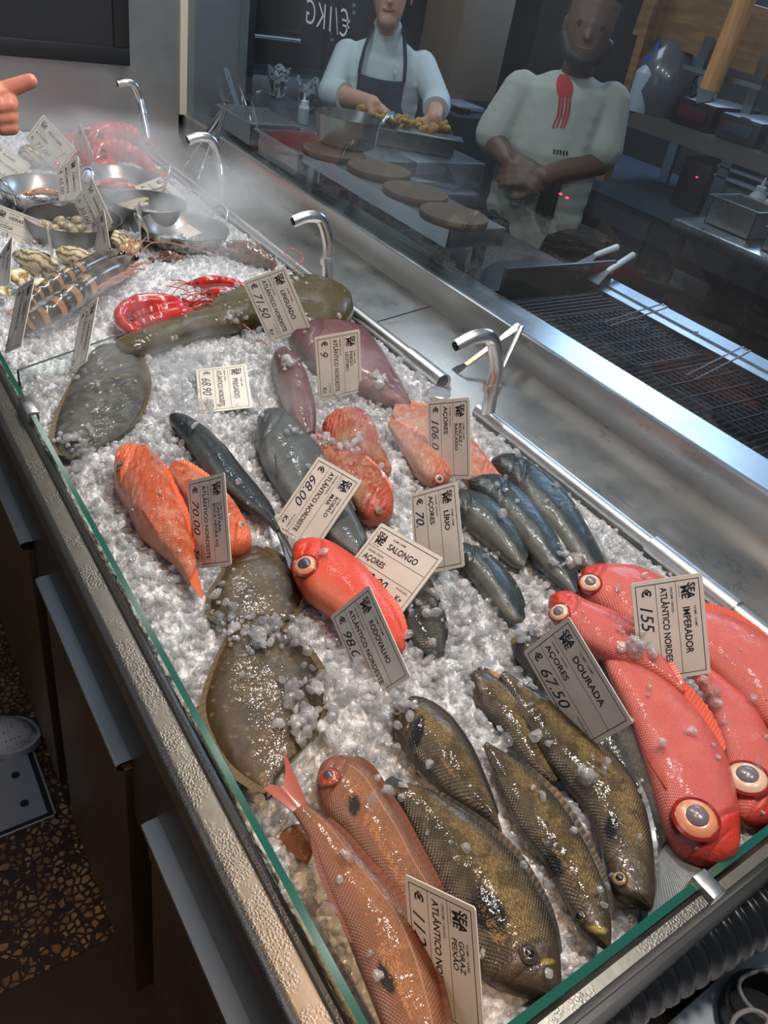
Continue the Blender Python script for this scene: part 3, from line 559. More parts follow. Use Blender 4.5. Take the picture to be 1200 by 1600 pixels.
fish('sea_bass', 'silver grey sea bass with scaled flank, running under the slanted price card', 'fish',
     [(402, 655, 400, 666), (428, 648, 400, 694), (460, 662, 412, 724), (484, 690, 430, 756), (508, 722, 456, 790), (532, 762, 492, 818), (556, 806, 526, 848), (574, 842, 555, 870)], FM['bass'], FN['grey'], z=.888, dors=(.3, .85, .006), pect=((430, 710), (424, 744), (434, 742)), tk=.5, tail=[(606, 870), (590, 880), (580, 895), (560, 905)])
fish('sea_bass', 'slender dark sea bass beside the orange fish, tail ending above the scarlet fish', 'fish',
     [(264, 650, 264, 658), (288, 655, 282, 680), (322, 674, 302, 706), (349, 702, 326, 742), (375, 738, 352, 768), (402, 772, 382, 792), (424, 802, 412, 812), (438, 828, 432, 832)], FM['darkbass'], FN['dark'], z=.888, dors=(.4, .9, .006), tail=[(450, 845), (458, 865), (461, 890), (450, 885), (443, 850)], tk=.6, eye=(283, 662, 3, 'dark', 'black', None))
fish('rockfish', 'bright orange rockfish with spiny back ridge and tail pointing to the flatfish', 'fish',
     [(184, 712, 179, 724), (206, 709, 180, 756), (232, 714, 198, 790), (254, 738, 216, 825), (273, 778, 240, 850), (290, 815, 262, 868), (300, 852, 280, 890), (308, 885, 295, 912)], FM['cantaril'], FN['orange'], z=.892, rug=.16,
     eye=(188, 727, 7, 'dark', 'blue', None), dors=(.16, .9, .013), tail=[(318, 930), (316, 936), (311, 932)], pect=((222, 800), (232, 848), (246, 836)), tk=.62)
fish('rockfish', 'orange rockfish crossing behind the card, head at the right above the brown flatfish', 'fish',
     [(394, 848, 390, 856), (386, 826, 372, 864), (368, 798, 345, 862), (345, 775, 320, 835), (322, 752, 300, 800), (298, 734, 280, 768), (276, 722, 262, 738)], FM['cantaril'], FN['orange'], z=.886, rug=.12, eye=(378, 820, 7, 'orange', 'blue', None), dors=(.2, .95, .009), tk=.6)
fish('scorpionfish', 'dark red scorpionfish stretched beside the slanted card, head low on the ice', 'fish',
     [(614, 806, 606, 813), (613, 780, 572, 812), (596, 748, 553, 790), (568, 722, 536, 765), (540, 704, 520, 742), (512, 692, 502, 720), (488, 680, 486, 698)], FM['rascasso'], FN['red'], z=.892, dors=(.2, .95, .010), tk=.6, rug=.22, eye=(592, 797, 7, 'gold', 'cloud', None))
fish('scorpionfish', 'rounded mottled red scorpionfish half buried in ice behind the dark red one', 'fish',
     [(502, 668, 502, 682), (526, 655, 515, 700), (556, 654, 540, 712), (582, 672, 566, 722), (594, 700, 584, 728), (612, 735, 602, 745)], FM['rascasso'], FN['red'], z=.886, dors=(.2, .9, .006), tk=.65, rug=.2)
fish('redfish', 'mottled pale red fish in front of the ROCAZ card, head toward the viewer', 'fish',
     [(704, 748, 700, 755), (702, 730, 676, 756), (680, 704, 655, 742), (656, 684, 638, 715), (632, 670, 622, 690), (612, 655, 606, 664)], FM['rocaz'], FN['orange'], z=.894, rug=.18, eye=(686, 748, 7, 'pale', 'slate', None), dors=(.2, .95, .007), tk=.6)
fish('redfish', 'orange-red spiny fish half hidden behind the ROCAZ card beside the pipe', 'fish',
     [(795, 763, 788, 768), (772, 740, 756, 764), (745, 706, 726, 748), (710, 668, 692, 720), (672, 644, 655, 690), (640, 636, 626, 668), (618, 632, 612, 650)], FM['rocaz'], FN['orange'], z=.884, rug=.15, dors=(.1, .9, .012), tk=.5)
fish('amberjack', 'slate grey amberjack farthest right along the steel pipe', 'fish',
     [(765, 720, 768, 735), (800, 718, 792, 762), (845, 745, 825, 805), (885, 782, 862, 842), (915, 826, 893, 874), (936, 862, 916, 892), (949, 890, 938, 897)], FM['lirio'], FN['dark'], z=.884, dors=(.5, .95, .004), tk=.5)
fish('amberjack', 'slate grey amberjack second from the pipe, between bands of crushed ice', 'fish',
     [(728, 752, 734, 765), (772, 748, 762, 790), (815, 775, 797, 828), (850, 815, 826, 862), (876, 856, 854, 895), (895, 892, 880, 916), (904, 928, 895, 932)], FM['lirio'], FN['dark'], z=.892, dors=(.5, .95, .004), tk=.5)
fish('amberjack', 'slate amberjack emerging from behind the short card, third from the pipe', 'fish',
     [(690, 775, 696, 800), (722, 771, 722, 815), (755, 780, 750, 838), (786, 802, 778, 862), (812, 836, 802, 882), (826, 868, 818, 888)], FM['lirio'], FN['dark'], z=.886, dors=(.2, .9, .004), tk=.5)
fish('amberjack', 'slate amberjack lowest of the four, beside the square white card', 'fish',
     [(690, 850, 700, 870), (732, 855, 726, 888), (764, 873, 752, 922), (794, 904, 778, 955), (814, 938, 800, 972), (821, 966, 814, 972)], FM['lirio'], FN['dark'], z=.888, dors=(.2, .9, .004), tk=.5)
fish('dark_bream', 'dark grey fish half sunk in ice below the square white card', 'fish',
     [(640, 880, 610, 905), (665, 905, 618, 940), (684, 945, 634, 985), (695, 985, 655, 1012), (696, 1018, 678, 1028)], FM['greybream'], FN['dark'], z=.884, dors=(.2, .9, .004), tk=.5)
fish('coppery_bream', 'small coppery fish tail end resting on ice beside the front glass', 'fish',
     [(500, 1310, 482, 1350), (478, 1290, 462, 1345), (455, 1290, 448, 1330), (440, 1300, 436, 1315)], FM['goraz'], FN['copper'], dfin=FN['rust'], z=.868, dors=None, tk=.4, gill=False, mouth=False)
# ================================================================ PRICE CARDS
_tc = {}
def text_mesh(s, off=.012, shear=0.0):
    key = (s, off, shear)
    if key in _tc: return _tc[key]
    c = bpy.data.curves.new('tmp_text', 'FONT'); c.body = s; c.size = 1; c.offset = off; c.shear = shear; c.fill_mode = 'BOTH'; c.resolution_u = 3
    o = bpy.data.objects.new('tmp_text', c); COL.objects.link(o); dg = bpy.context.evaluated_depsgraph_get(); dg.update()
    me = bpy.data.meshes.new_from_object(o.evaluated_get(dg)); V = [(v.co.x, v.co.y) for v in me.vertices]; F = [tuple(p.vertices) for p in me.polygons]
    bpy.data.objects.remove(o); bpy.data.curves.remove(c); bpy.data.meshes.remove(me)
    _tc[key] = (V, F); return V, F
M['card'] = (lambda t: t.P(Base_Color=t.mix(t.noise(t.n('TexCoord').outputs['Object'], 40, 3), S(216, 206, 190), S(232, 226, 214)), Roughness=.32, Coat_Weight=.3).m)(NT('card_plastic'))
M['ink'] = simple('card_print', S(34, 32, 34), .5); M['marker'] = simple('marker_ink', S(38, 42, 66), .45)
CARDS = [
    ('IMPERADOR', '', 'ATLÂNTICO NORDESTE', '155', 'white price card for the red fish stuck upright beside the pipe, price 155 handwritten', [[0.8553, 0.3553, 1.0131], [0.8495, 0.2793, 0.8999], [0.7701, 0.3951, 0.9907]]),
    ('DOURADA', '', 'AÇORES', '67.50', 'tilted beige price card reading DOURADA standing over the golden breams', [[0.6231, 0.3717, 1.0121], [0.6204, 0.2456, 0.9644], [0.6142, 0.4055, 0.9232]]),
    ('GORAZ', 'PEIXÃO', 'ATLÂNTICO NORDESTE', '112', 'nearest price card at the picture bottom reading GORAZ PEIXÃO', [[0.319, 0.1654, 0.9947], [0.3039, 0.099, 0.9016], [0.3052, 0.232, 0.9495]]),
    ('RODOVALHO', '', 'ATLÂNTICO NORDESTE', '98.0', 'price card reading RODOVALHO leaning against the scarlet fish', [[0.4547, 0.5346, 0.9844], [0.4512, 0.4255, 0.9346], [0.4322, 0.5692, 0.9102]]),
    ('SALONGO', '', 'AÇORES', '73.00', 'square-looking white price card reading SALONGO lying fully readable in the middle', [[0.584, 0.6876, 0.9295], [0.5946, 0.5602, 0.9598], [0.5138, 0.668, 0.8716]]),
    ('ROBALO', 'MAR', 'ATLÂNTICO NORDESTE', '68.00', 'slanted price card reading ROBALO MAR over the silver sea bass', [[0.5844, 0.7503, 0.9613], [0.4975, 0.7215, 0.8726], [0.5608, 0.8372, 0.9561]]),
    ('LÍRIO', '', 'AÇORES', '70.', 'price card reading LÍRIO standing beside the slate amberjacks', [[0.6825, 0.658, 0.9991], [0.6472, 0.5671, 0.9221], [0.6543, 0.7179, 0.9412]]),
    ('ROCAZ /', 'RASCASSO', 'AÇORES', '106.0', 'tall price card reading ROCAZ / RASCASSO next to the steel cap of the pipe', [[0.8195, 0.8111, 1.0317], [0.798, 0.7399, 0.9215], [0.8027, 0.8904, 0.9837]]),
    ('CANTARIL', 'BOCA NEGRA KG', 'ATLÂNTICO NORDESTE', '70.00', 'brownish price card reading CANTARIL over the orange rockfish', [[0.378, 0.7802, 1.0057], [0.3559, 0.6997, 0.9155], [0.3541, 0.8455, 0.9533]]),
    ('PREGADO', '', 'ATLÂNTICO NORDESTE', '68.90', 'price card reading PREGADO lying flat on the ice beside the turbot', [[0.6277, 1.2264, 0.9097], [0.5825, 1.1011, 0.8916], [0.5403, 1.2603, 0.8932]]),
    ('PARGO', 'LEGÍTIMO', 'ATLÂNTICO NORDESTE', '9', 'price card reading PARGO standing in the ice near the pipe', [[0.8077, 1.1265, 1.0088], [0.8242, 1.11, 0.8821], [0.7185, 1.1399, 0.9954]]),
    ('LINGUADO', '', 'ATLÂNTICO NORDESTE', '71.50', 'price card reading LINGUADO leaning on the olive sole', [[0.7661, 1.3564, 1.0456], [0.8131, 1.306, 0.9269], [0.7005, 1.4093, 0.9972]]),
    ('VIEIRAS', '', 'ESCÓCIA', '10', 'price card reading VIEIRAS at the left picture edge above the oysters', [[0.3848, 2.106, 0.9351], [0.4631, 2.0255, 0.921], [0.3475, 2.0813, 0.8687]]),
    ('PERCEBE', '', 'AÇORES', '71.00', 'price card with smeared name reading AÇORES under the pointing hand', [[0.6363, 2.6452, 1.0237], [0.7035, 2.5612, 0.9464], [0.5845, 2.6715, 0.95]]),
    ('BURRIÉS', '', 'ATLÂNTICO NORDESTE', '', 'price card reading BURRIÉS at the far left edge', [[0.5044, 2.6481, 0.9438], [0.5698, 2.5591, 0.9036], [0.44, 2.6212, 0.8984]]),
    ('CAMARÃO', '', 'MOÇAMBIQUE', '65.00', 'price card reading CAMARÃO standing in the far left steel bowl', [[0.6263, 2.2751, 1.0091], [0.6036, 2.1775, 0.9266], [0.5833, 2.333, 0.9523]]),
    ('LAVAGANTE', '', 'ATLÂNTICO', '', 'narrow price card beside the red lobsters', [[0.7483, 2.6722, 0.9977], [0.7566, 2.5735, 0.9301], [0.737, 2.7191, 0.9279]]),
    ('BERBIGÃO', '', 'RIA FORMOSA', '30.00', 'price card reading BERBIGÃO over the bowl of clams', [[0.595, 2.0488, 1.0165], [0.6088, 1.9448, 0.9402], [0.5599, 2.0959, 0.946]]),
    ('AMÊIJOA', '', 'ALVOR', '', 'misty price card directly below the BERBIGÃO card', [[0.5821, 1.921, 0.98], [0.5717, 1.8472, 0.9014], [0.5665, 1.9768, 0.9297]]),
    ('LINGUEIRÃO', '', 'ALGARVE', '63.00', 'price card reading LINGUEIRÃO lying across the dark bowl', [[0.8971, 2.385, 0.9243], [0.9276, 2.2604, 0.8966], [0.8091, 2.369, 0.8991]]),
    ('OSTRA', '', 'SADO', '', 'thin price card seen almost edge-on in front of the dark bowl', [[0.7002, 2.0133, 0.9732], [0.7038, 1.9905, 0.8581], [0.6662, 1.9387, 0.9869]]),
    ('OSTRA', '', 'SADO', '', 'thin price card seen almost edge-on behind the oysters', [[0.4435, 1.8751, 0.9646], [0.4418, 1.852, 0.8543], [0.4211, 1.8001, 0.9806]]),
    ('OSTRA', '', 'FRANÇA', '', 'price card turned away at the left picture edge beside the yellow oyster', [[0.3415, 1.7618, 0.9793], [0.3086, 1.6694, 0.9179], [0.3178, 1.8109, 0.9182]]),
    ('CAMARÃO', 'TIGRE', 'MOÇAMBIQUE', '', 'narrow price card standing in front of the striped prawns', [[0.3098, 1.4462, 1.0147], [0.2594, 1.3741, 0.9192], [0.294, 1.5223, 0.9656]]),
    ('CARABINEIRO', '', 'ATLÂNTICO', '', 'narrow price card standing between the striped prawns and the front of the ice', [[0.3955, 1.3614, 1.0076], [0.3451, 1.281, 0.9236], [0.3819, 1.4294, 0.9507]]),
]
CW, CH = .125, .0885
def add_text(mb, fr, s, x, y, size, maxw=None, off=.012, shear=0.0, m=0):
    """x,y in mm from top left corner, baseline at y"""
    V, F = text_mesh(s, off, shear)
    if not V: return
    w_ = max(v[0] for v in V); k = size
    kx = k if not maxw or w_ * k <= maxw else maxw / w_
    mb.add([fr(x + v[0] * kx, y - v[1] * k) for v in V], F, m)
def rect(mb, fr, x0, y0, x1, y1): mb.add([fr(x0, y0), fr(x0, y1), fr(x1, y1), fr(x1, y0)], [(0, 1, 2, 3)])
def card(n1, n2, org, price, label, pts, name='price_card'):
    TL, TR, BL = [Vector(p) for p in pts]; ux = (TR - TL).normalized(); vy = (BL - TL); vy = (vy - ux * vy.dot(ux)).normalized(); nn = ux.cross(-vy).normalized()
    w_ = (TR - TL).length * 1000; h_ = (BL - TL).length * 1000; sx = w_ / 125; sy = h_ / 88.5
    fr = lambda x, y, e=.0009: TL + ux * (x * sx / 1000) + vy * (y * sy / 1000) + nn * e
    c = TL + ux * w_ / 2000 + vy * h_ / 2000
    root = thing(name, c, label, 'price card', 'price cards')
    o = [(2, 0), (123, 0), (125, 2), (125, 86.5), (123, 88.5), (2, 88.5), (0, 86.5), (0, 2)]
    MB().poly([fr(x, y, 0) for x, y in reversed(o)], .0014, nrm=nn).build('card', M['card'], root, False)
    b = MB(); t_ = .55
    for (x0, y0, x1, y1) in ((5, 5, 120, 5 + t_ * 1.6), (5, 83, 120, 83 + t_ * 1.6), (5, 5, 5 + t_ * 1.6, 84), (119.2, 5, 120, 84), (5, 34, 120, 34 + t_), (5, 59, 120, 59 + t_), (10, 30.5, 26, 31)): rect(b, fr, x0, y0, x1, y1)
    # stacked, slightly crooked shop mark
    def rot(x0, y0, a): return lambda x, y: fr(x0 + (x * math.cos(a) + y * math.sin(a)), y0 + (-x * math.sin(a) + y * math.cos(a)))
    add_text(b, rot(9, 19, -.10), 'SEA', 0, 0, 13, 20, .03); add_text(b, rot(12, 28.5, .06), 'ME', 0, 0, 13, 16, .03)
    add_text(b, fr, 'NOME / NAME', 38, 14, 4.2, 26, .005)
    if n2: add_text(b, fr, n1, 38, 22.5, 8.8, 60, .02); add_text(b, fr, n2, 38, 31, 8.8, 60, .02)
    else: add_text(b, fr, n1, 38, 27.5, 12.5, 58, .02)
    add_text(b, fr, 'ORIGEM / ORIGIN', 11, 41.5, 4.2, 32, .005); add_text(b, fr, org, 11, 53.5, 11.5, 102, .02)
    add_text(b, fr, '€', 10, 76, 15, None, .03); add_text(b, fr, 'IVA INCLUÍDO', 92, 66, 4, 22, .005); add_text(b, fr, 'Kg', 100, 79, 11, None, .02)
    b.build('print', M['ink'], root, False)
    if price:
        q = MB(); add_text(q, fr, price, 27, 80, 22, 60, .004, .35); q.build('handwritten_price', M['marker'], root, False)
    return root
for cc in CARDS: card(*cc)
def bowlcard():
    a, b_, c_ = P(295, 372, .905), P(330, 358, .905), P(290, 362, .915)
    r = card('OSTRA', '', 'SADO', '', 'small price card lying inside the front right steel bowl', [a, a + (b_ - a).normalized() * .06, a + Vector((-.02, .035, .012))])
bowlcard()
# ================================================================ SHELLFISH AND BOWLS
def bowl(px, py, rx, depth, label, mat, zr=.925, tilt=0, handles=((0.2,), (3.3,)), straight=False):
    c = P(px, py, zr); R_ = rx * (c - CAM).length / FPX
    t = thing('steel_bowl', (c.x, c.y, zr - depth), label, 'bowl', 'bowls and pans of shellfish')
    if straight: pr = [(0, 0), (R_ * .93, 0), (R_ * .97, .008), (R_, depth), (R_ + .003, depth + .001), (R_ + .003, depth - .002), (R_ * .985, .004), (R_ * .9, -.002), (0, -.002)]
    else: pr = [(0, 0.0), (R_ * .35, .002), (R_ * .62, depth * .14), (R_ * .82, depth * .4), (R_ * .94, depth * .72), (R_, depth), (R_ + .003, depth + .001), (R_ + .004, depth - .002), (R_ * .97, depth * .70), (R_ * .85, depth * .36), (R_ * .63, depth * .10), (R_ * .35, -.003), (0, -.004)]
    MB().lathe((c.x, c.y, zr - depth), pr, 56).build('shell', mat, t)
    for (a,) in handles:
        ca, sa = math.cos(a), math.sin(a); r_ = Vector((ca, sa, 0)); tt = Vector((-sa, ca, 0)); b = Vector((c.x, c.y, zr)) + r_ * R_
        MB().tube(bez([b - tt * .026 - Vector((0, 0, .022)) + r_ * .002, b - tt * .027 + r_ * .006, b - tt * .02 + r_ * .018 + Vector((0, 0, .026)), b + r_ * .022 + Vector((0, 0, .034)), b + tt * .02 + r_ * .018 + Vector((0, 0, .026)), b + tt * .027 + r_ * .006, b + tt * .026 - Vector((0, 0, .022)) + r_ * .002], 30), .0028, 10).build('handle', M['polish'], t)
    return c, R_
bsteel = steel('bowl_steel', (.60, .59, .57), .24, (4, 4, 4), .15, .03); bdark = steel('aged_bowl_steel', (.30, .30, .30), .35, (4, 4, 4), .15)
b1 = bowl(72, 292, 58, .065, 'steel bowl farthest left holding a few pale shrimps and a price card', bsteel, .925, handles=((3.6,), (.35,)))
b2 = bowl(190, 277, 58, .06, 'steel bowl with orange shrimps in front of the red lobsters', bsteel, .925, handles=((3.3,), (.1,)))
b3 = bowl(115, 339, 62, .06, 'dark flat-bottomed pan full of cockles', bdark, .920, handles=(), straight=True)
b4 = bowl(233, 314, 50, .075, 'dark deep pan with razor clams under a price card', bdark, .93, handles=(), straight=True)
b5 = bowl(290, 353, 60, .06, 'front right steel bowl, almost empty, with two wire handles', bsteel, .925, handles=((.35,), (3.2,)))
# cockles
shellm = (lambda t: t.P(Base_Color=t.ramp(t.n('TexWave', {'Vector': t.n('TexCoord').outputs['Object'], 'Scale': 90.0, 'Distortion': 2.0}).outputs[0], [(0, S(120, 100, 70)), (.5, S(180, 165, 130)), (1, S(214, 202, 176))]), Roughness=.3, Coat_Weight=.5).m)(NT('cockle_shell'))
def shellgeo(r, a, flat=.62, ribs=14, amp=.05, seed=0):
    V = []; F = []; N_, K = 14, 28
    for i in range(N_ + 1):
        ph = PI * i / N_
        for k in range(K):
            q = 2 * PI * k / K; m = 1 + amp * math.cos(ribs * q) * math.sin(ph) + .12 * noise.noise(Vector((q, ph, seed)))
            V.append(Vector((r * m * math.sin(ph) * math.cos(q), r * .82 * m * math.sin(ph) * math.sin(q), r * flat * m * math.cos(ph))))
    for i in range(N_):
        for k in range(K): F.append((i * K + k, (i + 1) * K + k, (i + 1) * K + (k + 1) % K, i * K + (k + 1) % K))
    return [a @ v for v in V], F
from mathutils import Euler
c, R_ = b3; i = 0; proto = None
for ring, cnt in ((.12, 3), (.42, 8), (.72, 12)):
    for k in range(cnt):
        q = 2 * PI * k / cnt + ring; r = R_ * ring; loc = Vector((c.x + r * math.cos(q), c.y + r * math.sin(q), .878 + .012 * (1 - ring) + rnd.random() * .004))
        if proto is None:
            V, F = shellgeo(.0165, Matrix.Identity(3), .62, 16, .05); o = mk('cockle', [v + loc for v in V], F, shellm)
            proto = o; o.location = loc; off = Vector((0, 0, .01)); 
            for v in o.data.vertices: v.co -= Vector((0, 0, .0102))
        else: o = proto.copy(); COL.objects.link(o); o.location = loc
        o.rotation_euler = (rnd.uniform(-.7, .7), rnd.uniform(-.7, .7), rnd.uniform(0, 6))
        sc = rnd.uniform(.85, 1.1); o.scale = (sc, sc, sc)
        tag(o, 'small ribbed cockle heaped in the dark flat pan on the left', 'cockle', 'cockles in the dark pan')
# shrimps
def shrimpmat(name, a, b, stripe=0, c3=None):
    t = NT(name); uvn = t.n('UVMap', uv_map='norm').outputs[0]; u, v = [t.n('SeparateXYZ', {0: uvn}).outputs[i] for i in (0, 1)]; tc = t.n('TexCoord').outputs['Object']
    n_ = t.noise(tc, 40, 4, .6)
    if stripe:
        s = t.math('SINE', t.math('ADD', t.math('MULTIPLY', u, stripe), t.math('MULTIPLY', n_, 1.0))); f = t.math('MULTIPLY', t.ramp(s, [(.50, 0.0), (.62, 1.0)]), t.ramp(u, [(.33, .25), (.42, 1.0)])); f = t.math('MULTIPLY', f, t.ramp(v, [(.15, 0.3), (.35, 1.0), (.55, 1.0), (.8, .6)]))
    else: f = t.ramp(n_, [(.4, 0.0), (.65, 1.0)])
    col = t.mix(f, a, b)
    if c3: col = t.mix(t.ramp(v, [(.0, 1.0), (.3, 0.0)]), col, c3)
    t.P(Base_Color=col, Roughness=.22, Coat_Weight=1.0, Coat_Roughness=.06, Subsurface_Weight=.2, Subsurface_Radius=(.01, .004, .002), Subsurface_Scale=.4, Normal=t.bump(n_, .4, .002)); return t.m
SM = {'tiger': shrimpmat('tiger_prawn_shell', S(78, 72, 62), S(196, 150, 106), 62, S(190, 130, 106)), 'red': shrimpmat('scarlet_prawn_shell', S(178, 26, 16), S(206, 52, 34)), 'pale': shrimpmat('pale_shrimp_shell', S(206, 138, 92), S(226, 176, 130)), 'lob': shrimpmat('red_lobster_shell', S(206, 52, 30), S(232, 104, 72)), 'brown': shrimpmat('brown_crab_shell', S(84, 60, 46), S(150, 112, 88))}
def shrimp(name, label, cat, pts, rad, mat, ant=0, legs=0, group=None, segs=6, claws=False, tailfan=True, side=1, antm=None):
    """pts: world points head to tail"""
    N_ = 72; K = 20; path = bez(pts, N_); V = []; F = []; U = []
    c0 = path[N_ // 2]; root = thing(name, c0, label, cat, group)
    for i, p in enumerate(path):
        u = i / (N_ - 1); t = (path[min(i + 1, N_ - 1)] - path[max(i - 1, 0)]).normalized(); a = t.cross(Vector((0, 0, 1))).normalized(); b = a.cross(t)
        if u < .36: r = rad * (.18 + .82 * math.sin(min(1, u / .24) * PI / 2) ** .8)
        else:
            x = (u - .36) / .64; r = rad * (.98 - .52 * x) * (1 + .20 * (((x * segs) % 1) - .5) * -1)
            if ((x * segs) % 1) < .12: r *= .93
        if i == 0: r = rad * .04
        for k in range(K):
            q = 2 * PI * k / K; V.append(p + (a * math.cos(q) * .86 + b * math.sin(q)) * r); U.append((u, (1 + math.sin(q)) / 2))
    for i in range(N_ - 1):
        for k in range(K): F.append((i * K + k, (i + 1) * K + k, (i + 1) * K + (k + 1) % K, i * K + (k + 1) % K))
    F.append(tuple(range(K))); F.append(tuple((N_ - 1) * K + k for k in range(K - 1, -1, -1)))
    mk('shell', V, F, mat, root, True, {'norm': U})
    t0 = (path[0] - path[6]).normalized(); sd = t0.cross(Vector((0, 0, 1))).normalized()
    MB().tube([path[4] + Vector((0, 0, rad * .5)), path[0] + Vector((0, 0, rad * .4)), path[0] + t0 * rad * 1.6 + Vector((0, 0, rad * .8))], [rad * .25, rad * .16, .0004], 8).build('rostrum', mat, root)
    for s in (-1, 1):
        e = path[5] + sd * s * rad * .62 + Vector((0, 0, rad * .45)); MB().lathe(e, [(0, -.3 * rad), (rad * .2, -.15 * rad), (rad * .24, 0), (rad * .18, .16 * rad), (0, .24 * rad)], 14).build('eye', PU['black'], root)
    for k in range(ant):
        d0 = (t0 + sd * (k - (ant - 1) / 2) * .5).normalized(); L_ = rad * 7
        MB().tube(bez([path[2] + d0 * rad * .3, path[0] + d0 * L_ * .3 + Vector((0, 0, rad * 1.0)), path[0] + d0 * L_ * .65 + sd * (k - 1) * rad * 1.2 + Vector((0, 0, rad * .6)), path[0] + d0 * L_ * .8 + sd * (k - 1) * rad * 3.2]  , 18), [.0011] * 17 + [.0003], 6).build('antenna', antm or mat, root)
    for k in range(legs):
        for s in ((side,) if not claws else (-1, 1)):
            i = int(N_ * (.12 + .30 * k / max(1, legs - 1))); p = path[i]; t = (path[i - 2] - path[i + 2]).normalized(); a = t.cross(Vector((0, 0, 1))).normalized() * s
            MB().tube(bez([p + a * rad * .5 - Vector((0, 0, rad * .2)), p + a * rad * 1.2 + t * rad * (.5 + .2 * k) + Vector((0, 0, rad * .25)), p + a * rad * 1.5 + t * rad * (1.6 + .25 * k), p + a * rad * 1.25 + t * rad * 2.6], 12), [rad * .12] * 4 + [rad * .09] * 4 + [rad * .05] * 4, 7).build('leg', mat, root)
    if claws:
        for s in (-1, 1):
            p = path[8]; q = [p + sd * s * rad * .6, p + sd * s * rad * 1.7 + t0 * rad * .8, p + sd * s * rad * 1.6 + t0 * rad * 2.2, p + sd * s * rad * 1.2 + t0 * rad * 4.2]
            MB().tube(bez(q, 20), [rad * (.22 + .05 * i / 6) for i in range(7)] + [rad * (.3 + .28 * math.sin(PI * i / 12)) for i in range(1, 12)] + [rad * .12, rad * .03], 12).build('claw', mat, root)
    if tailfan:
        e = path[-1]; t = (path[-1] - path[-5]).normalized(); a = t.cross(Vector((0, 0, 1))).normalized()
        for k in (-2, -1, 0, 1, 2):
            d = (t + a * k * .38).normalized(); w_ = a * rad * .32
            MB().poly([e - w_ * .5, e + d * rad * .9 - w_, e + d * rad * 1.7 - w_ * .5, e + d * rad * 1.8 + w_ * .3, e + d * rad * .9 + w_, e + w_ * .5], rad * .08, nrm=(Vector((0, 0, 1)) + a * .2 * k).normalized()).build('tail_fan', mat, root)
    return root
Z = lambda l: [P(x, y, z) for x, y, z in l]
shrimp('tiger_prawn', 'large striped grey and tan prawn in front, head toward the bowls', 'prawn', Z([(212, 402, .905), (185, 420, .915), (150, 438, .92), (115, 462, .925), (80, 488, .915), (48, 505, .90), (40, 512, .885)]), .029, SM['tiger'], 3, 5, 'striped prawns', side=1)
shrimp('tiger_prawn', 'striped dark prawn lying behind the large one', 'prawn', Z([(196, 396, .90), (160, 408, .91), (125, 425, .915), (92, 440, .915), (62, 458, .905), (42, 478, .89)]), .024, SM['tiger'], 2, 0, 'striped prawns')
shrimp('scarlet_prawn', 'deep red prawn curled in front on the ice beside the sole', 'prawn', Z([(296, 478, .905), (262, 474, .915), (225, 474, .915), (198, 482, .91), (188, 500, .905), (206, 518, .90), (232, 516, .89)]), .021, SM['red'], 4, 10, 'red prawns beside the sole', side=1)
shrimp('scarlet_prawn', 'deep red prawn lying against the curled one, legs toward the sole', 'prawn', Z([(308, 486, .90), (280, 492, .912), (248, 500, .912), (222, 508, .905), (205, 512, .90), (196, 500, .89)]), .018, SM['red'], 3, 9, 'red prawns beside the sole', side=-1)
shrimp('scarlet_prawn', 'deep red prawn nested inside the two curled ones, feelers fanned to the right', 'prawn', Z([(300, 480, .90), (272, 484, .91), (246, 488, .912), (222, 492, .905), (208, 500, .895)]), .019, SM['red'], 5, 9, 'red prawns beside the sole', side=1)
shrimp('scarlet_prawn', 'red prawn farther back half covered by ice', 'prawn', Z([(300, 446, .885), (325, 440, .895), (350, 440, .895), (375, 446, .89), (392, 456, .88)]), .014, SM['red'], 3, 4, 'red prawns behind the price card')
shrimp('scarlet_prawn', 'red prawn nearest the LINGUADO card', 'prawn', Z([(322, 462, .885), (345, 458, .895), (368, 460, .895), (388, 466, .885)]), .013, SM['red'], 2, 4, 'red prawns behind the price card')
shrimp('lobster', 'red lobster at the back beside the first nozzle', 'lobster', Z([(142, 222, .92), (160, 212, .93), (180, 208, .935), (200, 206, .93), (216, 212, .92)]), .042, SM['lob'], 2, 4, 'red lobsters at the back', claws=True, segs=5)
shrimp('lobster', 'red lobster lying in front behind the steel bowl', 'lobster', Z([(146, 246, .91), (165, 236, .92), (190, 236, .925), (215, 244, .92), (236, 262, .905)]), .040, SM['lob'], 2, 3, 'red lobsters at the back', claws=True, segs=6)
k = P(190, 292, .885)
for j, (x, y, a) in enumerate(((172, 290, .3), (186, 292, 0), (200, 294, -.2), (180, 286, .5))):
    p = P(x, y, .884 + .005 * j); d = Vector((math.cos(a), math.sin(a), 0)) * .05
    shrimp('shrimp', 'small orange shrimp in the bowl before the lobsters', 'shrimp', [p - d, p - d * .3 + Vector((0, .01, .004)), p + d * .5 + Vector((0, .006, .002)), p + d], .009, SM['lob'], 0, 0, 'orange shrimps in the bowl', tailfan=False)
for j, (x, y, a) in enumerate(((52, 298, .4), (66, 304, 0), (78, 303, -.3))):
    p = P(x, y, .882 + .004 * j); d = Vector((math.cos(a), math.sin(a), 0)) * .05
    shrimp('shrimp', 'pale orange shrimp in the far left bowl', 'shrimp', [p - d, p - d * .3 + Vector((0, .01, .004)), p + d * .5 + Vector((0, .006, .002)), p + d], .009, SM['pale'], 0, 0, 'pale shrimps in the bowl', tailfan=False)
shrimp('crab', 'brown spiny crustacean by the pipe behind the red prawns', 'crab', Z([(362, 390, .885), (378, 392, .90), (398, 398, .90), (420, 410, .89), (430, 418, .88)]), .028, SM['brown'], 0, 4, None, claws=True, tailfan=False)
